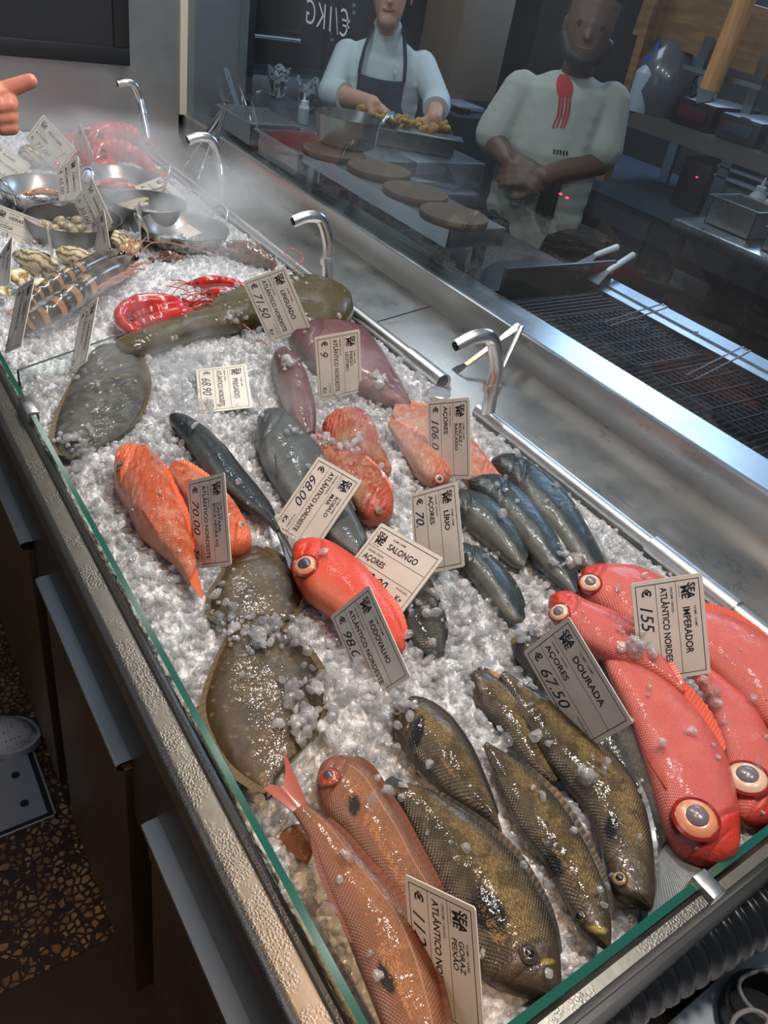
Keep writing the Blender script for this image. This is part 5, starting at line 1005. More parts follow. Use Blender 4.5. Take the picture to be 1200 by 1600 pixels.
tag(MB().box((1.61, 1.96, .956), (1.80, 2.18, 1.0), bev=.01).build('wrapped_tray', simple('film_wrap', S(70, 78, 90), .15, Coat_Weight=1.0)), 'dark tray wrapped in shiny film in front of the cook\'s table', 'tray')
tag(MB().box((1.60, 1.88, .835), (1.80, 2.30, .955), bev=.004).build('drawer_unit', M['dark']), 'dark low unit between the griddle and the cook\'s table', 'unit')
# ---- rear line: fridge counter, shelf, timber
XF = 2.95
fc = thing('fridge_counter', (XF + .3, 1.6, 0), 'black fridge counter along the kitchen side with recessed grey handles', 'fridge counter')
MB().box((XF, -.6, .05), (XF + .7, 3.6, .86)).build('body', M['fridge'], fc, False)
MB().box((XF - .02, -.6, .86), (XF + .7, 3.6, .90)).build('worktop', simple('blue_steel_top', S(92, 106, 124), .3, .5), fc, False)
ys_ = [.95, 1.54, 2.115, 2.68, 3.25]
for i in range(4):
    d = MB().box((XF - .018, ys_[i] + .008, .10), (XF, ys_[i + 1] - .008, .83), bev=.004).build('door', M['fridge'], fc)
    ym = (ys_[i] + ys_[i + 1]) / 2
    MB().box((XF - .022, ym - .13, .62), (XF - .017, ym + .13, .76), bev=.002).build('handle_recess', M['black'], d)
    MB().box((XF - .026, ym - .09, .64), (XF - .021, ym + .10, .71), bev=.002).build('handle', simple('handle_grey', S(84, 82, 84), .4), d)
    MB().box((XF - .012, ys_[i] - .006, .12), (XF - .004, ys_[i] + .006, .84)).build('gasket', M['black'], d, False)
wood = (lambda t: t.P(Base_Color=t.ramp(t.noise(t.n('Mapping', {'Vector': t.n('TexCoord').outputs['Object'], 'Scale': (8, 1, 8)}).outputs[0], 6, 4), [(.3, S(120, 88, 58)), (.7, S(158, 120, 82))]), Roughness=.6).m)(NT('warm_wood'))
poplar = (lambda t: t.P(Base_Color=t.ramp(t.noise(t.n('Mapping', {'Vector': t.n('TexCoord').outputs['Object'], 'Scale': (10, 10, 1)}).outputs[0], 8, 4), [(.3, S(206, 140, 84)), (.7, S(236, 180, 120))]), Roughness=.5).m)(NT('pale_pole_wood'))
def seg(name, a, b, X, wpx, mat, label, cat, dz=.03, rnd_=False, X2=None):
    A_, B_ = PX(*a, X), PX(*b, X2 or X); r = wpx * (A_ - CAM).length / FPX / 2
    if rnd_: o = MB().tube([A_, B_], r, 20).build(name, mat)
    else:
        d = (B_ - A_).normalized(); s = Vector((1, 0, 0)); u_ = d.cross(s).normalized() * r
        o = MB().poly([A_ - u_, B_ - u_, B_ + u_, A_ + u_], dz, nrm=s).build(name, mat, None, False)
    return tag(o, label, cat)
seg('timber_post', (1034, -30), (924, 345), 3.0, 12, wood, 'slim brown timber post left of the kitchen shelving', 'post', .05)
seg('timber_beam', (1010, 10), (1240, 82), 3.1, 62, wood, 'wide timber beam across the top right of the kitchen', 'beam', .06)
seg('wooden_pole', (1172, -20), (1108, 140), 2.9, 26, poplar, 'round pale wooden pole lit warm orange at the top right', 'pole', rnd_=True)
seg('pole_socket', (1107, 118), (1103, 160), 2.89, 22, M['shelfst'], 'steel socket at the foot of the pale wooden pole', 'socket', .03)
seg('upright', (1110, 58), (1092, 112), 3.05, 12, M['shelfst'], 'short bluish steel upright left of the wooden pole', 'upright', .02)
seg('upright', (1200, 85), (1166, 178), 3.05, 14, M['shelfst'], 'bluish steel upright right of the wooden pole', 'upright', .02)
seg('rail', (1068, 104), (1190, 138), 2.95, 5, M['shelfst'], 'thin bluish rail crossing in front of the wooden pole', 'rail', .01)
ksh = thing('pass_shelf', (3.1, 1.7, 1.2), 'brown grey kitchen shelf carrying bottle and dark boxes', 'shelf')
pA, pB = PX(968, 162, 2.98), PX(1215, 255, 2.98); zz = (pA.z + pB.z) / 2
MB().box((2.98, -.2, zz - .06), (3.5, pA.y + .05, zz)).build('board', simple('shelf_board', S(92, 84, 80), .5), ksh, False)
MB().box((3.0, 1.9, .90), (3.03, 1.95, zz - .06)).build('leg', M['shelfst'], ksh, False)
bottle(1003, 150, 3.02, zz + .001, .26, 'white bottle with blue cap on the kitchen shelf', simple('bottle_white', S(180, 190, 204), .35), simple('blue_cap', S(50, 90, 190), .4))
yb = PX(1025, 150, 3.1).y
tag(MB().lathe((3.12, yb, zz + .001), [(.0, 0), (.12, 0), (.15, .08), (.13, .2), (.07, .27), (0, .28)], 28).build('plastic_bag', simple('grey_bag', S(92, 90, 96), .25, Coat_Weight=.6)), 'bulging translucent grey bag beside the white bottle', 'bag')
for j, (y0, y1, h, lab) in enumerate(((2.08, 2.28, .10, 'black appliance on the kitchen shelf beneath the wooden pole'), (1.86, 2.05, .09, 'low dark box on the kitchen shelf right of the black appliance'), (1.55, 1.83, .11, 'dark box at the right end of the kitchen shelf'))):
    t = thing('appliance', (3.2, (y0 + y1) / 2, zz), lab, 'appliance'); MB().box((3.03, y0, zz + .001), (3.35, y1, zz + h), bev=.01).build('body', simple('appliance_dark%d' % j, (S(40, 30, 36), S(52, 54, 62), S(44, 48, 60))[j], .35), t)
    MB().box((3.025, y0 + .03, zz + h * .3), (3.03, y1 - .03, zz + h * .75), bev=.002).build('panel', simple('appliance_face%d' % j, (S(90, 42, 48), S(70, 78, 92), S(74, 84, 104))[j], .3), t)
tag(MB().tube(bez([PX(1090, 118, 3.0), PX(1082, 130, 3.0), PX(1090, 145, 3.0), PX(1078, 150, 3.0), PX(1085, 128, 3.0), PX(1095, 140, 3.0)], 40), .005, 8).build('hanging_cable', M['black']), 'tangled black cable hanging left of the wooden pole', 'cable')
# lower counter items at the right
seg('steel_column', (1062, 205), (1036, 285), 3.02, 14, M['shelfst'], 'bluish steel column under the kitchen shelf', 'column', .02)
y_ = 1.42
tag(MB().box((3.04, 2.00, .901), (3.30, 2.15, 1.10), bev=.02).build('toaster', M['black']), 'black machine with red light under the kitchen shelf', 'appliance')
tag(MB().lathe((3.038, 2.055, 1.035), [(0, -.003), (.005, -.002), (.005, .002), (0, .003)], 12).build('indicator_light', (lambda t: t.P(Base_Color=(.6, .01, .02, 1), Emission_Color=(1, .05, .08, 1), Emission_Strength=3.0).m)(NT('red_led'))), 'tiny red light on the black machine', 'light')
for j in range(3): tag(MB().box((3.00, 1.42, 1.066 + j * .035), (3.36, 1.96, 1.078 + j * .035), bev=.003).build('plastic_tray', simple('pale_blue_tray%d' % j, S(120, 134, 160), .35)), ('lowest', 'middle', 'topmost')[j] + ' of the three pale blue trays stacked under the kitchen shelf', 'tray', 'stacked pale blue trays')
tag(MB().box((3.03, 1.44, .901), (3.34, 1.92, 1.065), bev=.006).build('tray_stand', simple('grey_stand', S(88, 92, 96), .4)), 'grey bin beneath the pale blue trays', 'bin')
for (px, py, lab) in ((1178, 322, 'milky squeeze bottle left of the pair at the right picture edge'), (1203, 330, 'milky squeeze bottle right of the pair at the picture edge')):
    bottle(px, py, 2.84, 1.0, .15, lab, trn, trn)
sv = thing('service_table', (2.5, 1.0, 0), 'steel side table at the right with pans and squeeze bottles', 'table')
MB().box((2.46, 1.05, .96), (2.925, 1.70, .999), bev=.006).build('top', M['steel'], sv)
for xx, yy in ((2.48, 1.1), (2.48, 1.64), (2.88, 1.64), (2.88, 1.1)): MB().box((xx, yy, 0), (xx + .02, yy + .02, .96)).build('leg', M['dark'], sv, False)
gn(2.56, 1.46, 2.72, 1.64, 1.001, 1.09, 'square steel food pan at the right of the kitchen', M['steel']); gn(2.52, 1.26, 2.62, 1.38, 1.001, 1.07, 'small steel food pan at the right picture edge', M['steel'])
# rear left: ovens
ov = thing('oven', (2.1, 4.2, 0), 'tall dark oven with round knobs behind the cook', 'oven')
MB().box((1.80, 4.1, 0), (2.9, 4.6, 2.3)).build('body', simple('oven_body', S(40, 42, 46), .35, .3), ov, False)
p = PY(540, 15, 4.09); 
MB().box((p.x - .10, 4.085, .6), (p.x + .16, 4.1, 2.2), bev=.004).build('control_panel', simple('oven_panel', S(60, 64, 72), .3, .5), ov)
for a_, b_ in ((535, 8), (524, 48)):
    q = PY(a_, b_, 4.08); MB().lathe((q.x, 4.085, q.z), [(.026, 0), (.024, .02), (0, .022)], 24, fr=Matrix.Rotation(PI / 2, 3, 'X')).build('knob', M['black'], ov)
for a_, b_ in ((553, 8), (553, 20), (545, 32), (519, 52), (519, 62)):
    q = PY(a_, b_, 4.08); MB().box((q.x - .010, 4.078, q.z - .007), (q.x + .010, 4.085, q.z + .007)).build('button', simple('panel_button', S(140, 150, 160), .5), ov, False)
q0 = PY(430, 75, 4.09)
MB().box((1.86, 4.08, 1.15), (2.28, 4.1, 2.1), bev=.006).build('door', simple('oven_glass', S(24, 26, 30), .12), ov)
MB().tube([(1.88, 4.06, 1.12), (2.26, 4.06, 1.12)], .012, 12).build('handle', M['steel'], ov)
tag(MB().box((1.50, 3.62, .0), (1.79, 4.5, 2.3)).build('tall_cabinet', simple('side_cab', S(56, 58, 60), .4, .4), None, False), 'dark grey tall cabinet beside the oven', 'cabinet')
tag(MB().box((1.81, 3.75, .80), (3.0, 4.06, 1.00), bev=.004).build('rear_worktop', M['steel']), 'steel worktop in front of the dark oven', 'worktop')
tag(MB().box((2.60, 3.22, 1.05), (2.90, 3.50, 1.5), bev=.006).build('carton', simple('carton', S(120, 100, 84), .7)), 'beige carton behind the second man\'s shoulder', 'box')
tag(MB().box((2.58, 3.20, 0), (2.93, 3.55, 1.049)).build('side_cabinet', M['dark'], None, False), 'dark cabinet carrying the beige carton', 'cabinet')
sc = P(717, 162, 1.0)
sca = thing('kitchen_scale', (2.6, 3.0, 1.0), 'flat kitchen scale with grey plate behind the cook\'s arm', 'scale')
q = PX(718, 160, 2.62)
MB().box((q.x - .08, q.y - .09, q.z - .02), (q.x + .08, q.y + .09, q.z), bev=.004).build('plate', simple('scale_plate', S(130, 134, 150), .3), sca)
MB().box((q.x - .083, q.y - .13, q.z - .025), (q.x - .03, q.y - .05, q.z - .004), bev=.003).build('display', M['black'], sca)
tag(MB().box((q.x - .16, q.y - .2, 0), (q.x + .3, q.y + .09, q.z - .026)).build('side_unit', simple('side_unit', S(44, 48, 56), .5), None, False), 'dark side unit under the kitchen scale', 'unit')
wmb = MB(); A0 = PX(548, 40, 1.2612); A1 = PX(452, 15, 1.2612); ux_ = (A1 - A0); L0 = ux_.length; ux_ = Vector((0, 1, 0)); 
add_text(wmb, lambda x, y: Vector((1.2612, A0.y + x, A0.z - y)), '€/1KG', 0, .03, .085, None, -.008, .1)  # white mirrored lettering, a flat mesh just in front of the pane
tag(wmb.build('mirrored_lettering', simple('lettering_white', S(190, 196, 200), .9), None, False), 'small white mirrored lettering at the glass pane, €/1KG', 'writing')
# ================================================================ PEOPLE
def remesh(name, chains, mat, parent, vox=.006, smooth=6):
    """chains: lists of (point, radius[, radius2, axis]) merged into one continuous skin"""
    bm = bmesh.new()
    for ch in chains:
        for a, b in zip(ch[:-1], ch[1:]):
            pa, ra, pb, rb = Vector(a[0]), a[1], Vector(b[0]), b[1]; n_ = max(2, int((pb - pa).length / (min(ra, rb) * .45)) + 1)
            for i in range(n_ + 1):
                t = i / n_; p = pa.lerp(pb, t); r = ra + (rb - ra) * t; m = Matrix.Translation(p)
                if len(a) > 2:
                    s = Vector(a[2]).lerp(Vector(b[2]) if len(b) > 2 else Vector(a[2]), t); fr = a[3]; m = m @ fr.to_4x4() @ Matrix.Diagonal((s.x, s.y, s.z, 1))
                bmesh.ops.create_icosphere(bm, subdivisions=2, radius=r, matrix=m)
    me = bpy.data.meshes.new('tmp'); bm.to_mesh(me); bm.free(); o = bpy.data.objects.new('tmp', me); COL.objects.link(o)
    md = o.modifiers.new('r', 'REMESH'); md.mode = 'VOXEL'; md.voxel_size = vox; ms = o.modifiers.new('s', 'SMOOTH'); ms.factor = .6; ms.iterations = smooth
    dg = bpy.context.evaluated_depsgraph_get(); dg.update(); m2 = bpy.data.meshes.new_from_object(o.evaluated_get(dg))
    V = [v.co.copy() for v in m2.vertices]; F = [tuple(p.vertices) for p in m2.polygons]
    bpy.data.objects.remove(o); bpy.data.meshes.remove(me); bpy.data.meshes.remove(m2)
    return mk(name, V, F, mat, parent)
def skinm(name, c1, c2): return (lambda t: t.P(Base_Color=t.mix(t.noise(t.n('TexCoord').outputs['Object'], 25, 3), c1, c2), Roughness=.5, Subsurface_Weight=.15, Subsurface_Radius=(.01, .004, .002), Subsurface_Scale=.6).m)(NT(name))
skin1 = skinm('skin_warm', S(196, 144, 118), S(206, 156, 132)); skin2 = skinm('skin_tan', S(92, 68, 58), S(104, 76, 64)); skin3 = skinm('skin_pink', S(206, 130, 108), S(222, 152, 128))
def clothm(name, c, c2=None): return (lambda t: t.P(Base_Color=c4(c), Roughness=.85, Normal=t.bump(t.noise(t.n('Mapping', {'Vector': t.n('TexCoord').outputs['Object'], 'Scale': (1, 1, .5)}).outputs[0], 7, 2, .5), .7, .02)).m)(NT(name))
jacket = clothm('white_jacket', S(196, 204, 206)); shirt = clothm('white_tshirt', S(168, 168, 158)); apron = clothm('navy_apron', S(36, 40, 58)); hair = simple('dark_hair', S(26, 22, 20), .6)
trous = clothm('dark_trousers', S(30, 32, 38))
def hand(wrist, direc, up, s, curl=.5, spread=.2, right=True):
    """chains for palm and five fingers; direc = pointing way, up = back-of-hand normal"""
    d = Vector(direc).normalized(); u = Vector(up); u = (u - d * u.dot(d)).normalized(); l = u.cross(d) * (1 if right else -1); w_ = Vector(wrist); ch = []
    pl = .085 * s
    for k, off in enumerate((-.030, -.010, .010, .028)):
        ch.append([(w_ + l * off * .5 * s, .016 * s), (w_ + d * pl * .55 + l * off * .9 * s, .0145 * s), (w_ + d * pl + l * off * s, .0125 * s)])
    for k, (off, ln) in enumerate(((-.030, .060), (-.010, .070), (.010, .076), (.029, .068))):
        p = w_ + d * pl + l * off * s; c_ = curl[k] if isinstance(curl, (list, tuple)) else curl; a = 0; pts = [(p, .0105 * s)]; dirn = (d + l * off * spread * 12).normalized()
        for q_, (fl, rr_) in enumerate(((.45, .0095), (.30, .0085), (.25, .0072))):
            a += c_ * (.55 if q_ == 0 else .85); dd_ = dirn * math.cos(a) - u * math.sin(a); p = p + dd_ * ln * s * fl; pts.append((p, rr_ * s))
        ch.append(pts)
    th = w_ + d * .022 * s + l * .024 * s
    ch.append([(th, .015 * s), (th + (d * .6 + l * .75 - u * .25).normalized() * .035 * s, .0125 * s), (th + (d * .75 + l * .65 - u * .3).normalized() * .064 * s, .0105 * s), (th + (d * .9 + l * .5 - u * .35).normalized() * .085 * s, .008 * s)])
    return ch
def frame(base, f):
    f = Vector((f[0], f[1], 0)).normalized(); r = Vector((-f.y, f.x, 0))
    if (ROT.transposed() @ r).x < 0: r = -r
    return lambda a, z, c=0: Vector((base[0], base[1], 0)) + r * a + f * c + Vector((0, 0, z)), Matrix((r, f, Vector((0, 0, 1)))).transposed(), r, f
# ---- cook with apron
K_ = 1.06; UPZ = .035
W0, FRm, r_, f_ = frame((1.98, 2.88), (-.56, -.83))
W1 = lambda a, z, c=0: W0(a * K_, 1.6 + (z - 1.6) * K_ + (.045 if z > 1.3 else .02), c)
ck = thing('person', W0(0, 0), 'cook in white jacket and navy apron, sleeves rolled, both hands over a food tray', 'person')
E3 = (1, 1, 1)
rH = W1(.055, 1.075, .22); lH = W1(.19, 1.10, .22)     # hands (image right / centre)
rS, rE, rW = W1(-.135, 1.225), W1(-.175, 1.105, .10), W1(-.02, 1.115, .24)
lS, lE, lW = W1(.145, 1.235), W1(.215, 1.14, .10), W1(.205, 1.105, .24)
body = [[(W1(.0, .55), .13, (1.15, .8, 1), FRm), (W1(0, .95), .125, (1.15, .8, 1), FRm), (W1(.0, 1.12), .12, (1.2, .8, 1), FRm), (W1(.005, 1.20), .08, (1.4, .75, .8), FRm)],
        [(W1(.0, 1.27, .02), .05), (W1(-.008, 1.36, .05), .046)],
        [(rS, .05), (rE, .042), (rW, .030)], [(lS, .05), (lE, .042), (lW, .030)],
        [(W1(-.006, 1.375, .09), .062, (.88, 1, 1), FRm), (W1(-.012, 1.43, .07), .078, (.92, 1.05, 1), FRm), (W1(-.015, 1.475, .05), .085, (.92, 1.1, .95), FRm)],
        [(W1(-.008, 1.338, .125), .030, (1.2, 1, .8), FRm), (W1(-.008, 1.35, .12), .032, (1.2, 1, .8), FRm)],
        [(W1(-.010, 1.395, .165), .011), (W1(-.012, 1.425, .145), .008)],
        [(W1(-.022, 1.372, .142), .008), (W1(.004, 1.374, .142), .008)],
        [(W1(-.088, 1.42, .06), .012, (.5, 1, 1.6), FRm), (W1(-.088, 1.40, .06), .010, (.5, 1, 1.4), FRm)], [(W1(.066, 1.42, .06), .012, (.5, 1, 1.6), FRm), (W1(.066, 1.40, .06), .010, (.5, 1, 1.4), FRm)],
        [(W1(-.08, .10), .05), (W1(-.075, .5), .075), (W1(-.06, .8), .09)], [(W1(.08, .10), .05), (W1(.075, .5), .075), (W1(.06, .8), .09)], [(W1(-.08, .06, .0), .04), (W1(-.08, .04, .14), .035)], [(W1(.08, .06, .0), .04), (W1(.08, .04, .14), .035)]]
dn = Vector((0, 0, -1))
body += hand(rW, r_ * .55 + dn * .65 + f_ * .25, r_ * .3 + Vector((0, 0, 1)) * .6 + f_ * .5, 1.12, .5, .25, True) + hand(lW, -r_ * .3 + dn * .8 + f_ * .2, Vector((0, 0, 1)) * .4 + f_ * .8, 1.08, .55, .2, False)
remesh('body', body, skin1, ck, .0055, 3)
cl = [[(W1(.0, .86), .145, (1.15, .82, 1), FRm), (W1(0, 1.05), .138, (1.2, .82, 1), FRm), (W1(.0, 1.17), .134, (1.3, .80, 1), FRm), (W1(.005, 1.235), .095, (1.5, .78, .8), FRm), (W1(.005, 1.275), .06, (1.4, .8, .6), FRm)],
      [(W1(.0, 1.25, .005), .085, (1.1, .9, .8), FRm), (W1(.0, 1.285, .015), .068, (1.05, 1, .8), FRm), (W1(-.003, 1.301, .02), .060, (1, 1, 1), FRm)],
      [(rS, .056), (rE, .054), (rE.lerp(rW, .12), .053)], [(lS, .056), (lE, .054), (lE.lerp(lW, .2), .053)]]
remesh('jacket', cl, jacket, ck, .007, 3)
MB().tube([rE.lerp(rW, .14), rE.lerp(rW, .34)], [.055, .050], 24).build('rolled_cuff', jacket, ck); MB().tube([lE.lerp(lW, .25), lE.lerp(lW, .5)], [.055, .050], 24).build('rolled_cuff', jacket, ck)
remesh('trousers', [[(W1(-.08, .10), .065), (W1(-.075, .5), .088), (W1(-.06, .82), .105)], [(W1(.08, .10), .065), (W1(.075, .5), .088), (W1(.06, .82), .105)]], trous, ck, .012, 3)
# apron: curved bib and skirt following the chest
def sheet(rows, th, name, mat, parent, fn):
    V = []; F = []; n = len(rows[0]); 
    for r in rows: V += [Vector(p) for p in r]
    m = len(V); V += [v - f_ * th if fn is None else v - fn * th for v in V]
    for i in range(len(rows) - 1):
        for j in range(n - 1): a = i * n + j; F += [(a, a + 1, a + n + 1, a + n), (m + a, m + a + n, m + a + n + 1, m + a + 1)]
    R = len(rows)
    for j in range(n - 1): F += [(j, m + j, m + j + 1, j + 1), ((R - 1) * n + j, (R - 1) * n + j + 1, m + (R - 1) * n + j + 1, m + (R - 1) * n + j)]
    for i in range(R - 1): F += [(i * n, (i + 1) * n, m + (i + 1) * n, m + i * n), (i * n + n - 1, m + i * n + n - 1, m + (i + 1) * n + n - 1, (i + 1) * n + n - 1)]
    return mk(name, V, F, mat, parent)
def bod(a, z): return .82 * math.sqrt(max(0, 1 - (a * K_ / .172) ** 2)) * .138 + .008
rows = []
for i in range(14):
    z = 1.185 - i * .04; hw = (.085 if i < 3 else min(.155, .085 + (i - 2) * .02)); rows.append([W1(-hw + 2 * hw * j / 14, z - .006 * math.sin(j / 14 * PI), bod(-hw + 2 * hw * j / 14, z)) for j in range(15)])
sheet(rows, .004, 'apron', apron, ck, None)
for s in (-1, 1):
    pts = [W1(s * .082, 1.18, bod(.08, 1.18) + .002), W1(s * .080, 1.22, .112), W1(s * .072, 1.27, .088), W1(s * .055, 1.305, .045), W1(s * .04, 1.315, .0)]
    MB().tube(bez(pts, 16), .010, 8, flat=.5).build('apron_strap', apron, ck)
remesh('hair', [[(W1(-.015, 1.495, .03), .088, (.95, 1.08, .85), FRm), (W1(-.015, 1.46, -.02), .078, (.98, .9, .9), FRm)]], hair, ck, .008, 2)
for s in (-1, 1):
    MB().lathe(W1(-.012 + s * .030, 1.423, .136), [(0, -.01), (.011, -.004), (.012, 0), (.010, .005), (0, .007)], 14, fr=FRm @ Matrix.Rotation(-PI / 2, 3, 'X')).build('eye', PU['black'], ck)
    MB().tube([W1(-.012 + s * .014, 1.440, .148), W1(-.012 + s * .032, 1.445, .143), W1(-.012 + s * .050, 1.438, .128)], .0035, 8).build('eyebrow', hair, ck)
MB().tube([W1(-.030, 1.371, .150), W1(-.009, 1.369, .1525), W1(.012, 1.372, .150)], [.002, .0035, .002], 8).build('mouth', simple('lips', S(150, 84, 74), .5), ck)
for k in range(3): MB().lathe(W1(.045, 1.21 - .05 * k, bod(.045, 1.2) - .001), [(.008, 0), (.007, .004), (0, .005)], 14, fr=FRm @ Matrix.Rotation(-PI / 2, 3, 'X')).build('button', M['white'], ck) if k == 0 else None
MB().poly([rS + Vector((0, 0, -.02)) + (r_ * -.5 + f_ * .8) * .063 + v for v in (r_ * -.012 + Vector((0, 0, .02)), r_ * .012 + Vector((0, 0, .02)), r_ * .012 - Vector((0, 0, .02)), r_ * -.012 - Vector((0, 0, .02)))], .004).build('sleeve_badge', simple('badge', S(70, 76, 90), .6), ck)
# ---- man in T-shirt
W2, FR2, r2, f2 = frame((2.15, 2.05), (-.72, -.69))
mn = thing('person', W2(0, 0), 'man in white T-shirt with a red squid print, standing with hands clasped before him', 'person')
sR, eR, wR = W2(-.145, 1.27), W2(-.20, 1.12, .04), W2(-.13, 1.09, .17); sL, eL, wL = W2(.15, 1.29, -.02), W2(.17, 1.12, .03), W2(.0, 1.07, .19)
b2_ = [[(W2(0, .55), .13, (1.1, .85, 1), FR2), (W2(.0, .9), .14, (1.15, .85, 1), FR2), (W2(0, 1.1), .14, (1.15, .85, 1), FR2), (W2(.01, 1.24), .12, (1.3, .8, .9), FR2)], [(W2(.015, 1.32), .055), (W2(.02, 1.42, .02), .052)],
       [(sR, .055), (eR, .046), (wR, .032)], [(sL, .055), (eL, .046), (wL, .032)],
       [(W2(.02, 1.44, .06), .066, (.88, 1, 1), FR2), (W2(.02, 1.50, .04), .082, (.92, 1.05, 1), FR2), (W2(.02, 1.55, .02), .088, (.92, 1.1, .95), FR2)],
       [(W2(.02, 1.405, .085), .032, (1.2, 1, .8), FR2), (W2(.02, 1.42, .08), .034, (1.2, 1, .8), FR2)], [(W2(.02, 1.465, .13), .012), (W2(.02, 1.495, .11), .009)],
       [(W2(-.06, 1.49, .03), .014, (.5, 1, 1.5), FR2), (W2(-.06, 1.47, .03), .011, (.5, 1, 1.4), FR2)],
       [(W2(-.09, .1), .055), (W2(-.08, .5), .08), (W2(-.06, .8), .10)], [(W2(.09, .1), .055), (W2(.08, .5), .08), (W2(.06, .8), .10)], [(W2(-.09, .05), .04), (W2(-.09, .04, .14), .036)], [(W2(.09, .05), .04), (W2(.09, .04, .14), .036)]]
b2_ += hand(wR, r2 * .8 + f2 * .35 + dn * .2, f2 * .9 + Vector((0, 0, .4)), 1.05, .5, .1, False) + hand(wL, -r2 * .9 + f2 * .2 + dn * .1, f2 * .9 + Vector((0, 0, .4)), 1.05, .6, .1, True)
remesh('body', b2_, skin2, mn, .0065, 3)
t2 = [[(W2(0, .86), .158, (1.15, .85, 1), FR2), (W2(0, .98), .158, (1.15, .85, 1), FR2), (W2(.0, 1.12), .155, (1.18, .86, 1), FR2), (W2(.01, 1.25), .13, (1.3, .82, .9), FR2)], [(W2(.015, 1.315), .072, (1.1, 1, .6), FR2), (W2(.015, 1.33), .07, (1.1, 1, .6), FR2)], [(sR, .070), (eR.lerp(sR, .25), .074), (eR.lerp(sR, .1), .072)], [(sL, .070), (eL.lerp(sL, .25), .074)]]
remesh('tshirt', t2, shirt, mn, .008, 3)
remesh('trousers', [[(W2(-.09, .1), .07), (W2(-.08, .5), .095), (W2(-.06, .85), .125)], [(W2(.09, .1), .07), (W2(.08, .5), .095), (W2(.06, .85), .125)]], trous, mn, .012, 3)
remesh('hair', [[(W2(.02, 1.575, .0), .096, (.95, 1.1, .8), FR2), (W2(.02, 1.52, -.04), .088, (1.0, .9, .9), FR2)]], hair, mn, .008, 2)
remesh('beard', [[(W2(-.045, 1.45, .05), .022), (W2(-.02, 1.412, .085), .026), (W2(.02, 1.40, .098), .028), (W2(.06, 1.412, .085), .026), (W2(.085, 1.45, .05), .022)]], hair, mn, .006, 2)
for s in (-1, 1): MB().lathe(W2(.02 + s * .031, 1.497, .108), [(0, -.01), (.011, -.004), (.012, 0), (.010, .005), (0, .007)], 14, fr=FR2 @ Matrix.Rotation(-PI / 2, 3, 'X')).build('eye', PU['black'], mn)
MB().tube([W2(-.002, 1.437, .118), W2(.02, 1.435, .122), W2(.042, 1.437, .118)], [.002, .0035, .002], 8).build('mouth', simple('lips2', S(120, 74, 64), .5), mn)
# print on shirt, wrapped on the chest
squid = simple('squid_print', S(168, 44, 50), .8)
sb = bpy.data.objects[[o.name for o in mn.children if o.name.startswith('tshirt')][0]]
bv = BVHTree.FromPolygons([v.co + wloc(mn) for v in sb.data.vertices], [tuple(p.vertices) for p in sb.data.polygons])
def onshirt(px, py):
    d = ray(px, py); h = bv.ray_cast(CAM, d); return h[0] - d * .003 if h[0] else None
def patch(name, mat, cols):
    """cols: list of (centre x, centre y, half width) top to bottom"""
    V = []; F = []; n = 9
    for cx_, cy_, hw in cols:
        for j in range(n):
            p = onshirt(cx_ - hw + 2 * hw * j / (n - 1), cy_)
            if p is None: p = V[-1] if V else None
            if p is None: return
            V.append(p)
    for i in range(len(cols) - 1):
        for j in range(n - 1): a = i * n + j; F.append((a, a + 1, a + n + 1, a + n))
    mk(name, V, F, mat, mn)
patch('print_head', squid, [(880, 116, 5), (881, 122, 10), (882, 132, 13), (883, 142, 13), (883, 150, 10)])
for k, (x0, x1) in enumerate(((875, 866), (880, 872), (886, 879), (891, 884))): patch('print_tentacle', squid, [(x0, 150, 1.8), (x0 - 1, 165, 1.8), (x0 - 3, 180, 1.8), (x1 - 3, 200, 1.2)])
for k in range(5): patch('print_letter', M['black'], [(866 + k * 5, 233 + k * .8, 1.5), (866 + k * 5, 240 + k * .8, 1.3)])
tg = PX(880, 305, 2.02)
mc = thing('card_terminal', tg, 'black handheld device with two red lights hanging at the man\'s waist', 'device')
a = onshirt(868, 290) or tg
MB().box(tuple(a + Vector((-.045, -.05, -.10))), tuple(a + Vector((-.02, .02, .03))), bev=.006).build('body', M['black'], mc)
for (x, y) in ((876, 303), (886, 309)):
    q = PX(x, y, a.x - .046); MB().lathe(q, [(0, -.004), (.006, -.002), (.006, .002), (0, .004)], 12).build('led', bpy.data.materials['red_led'], mc)
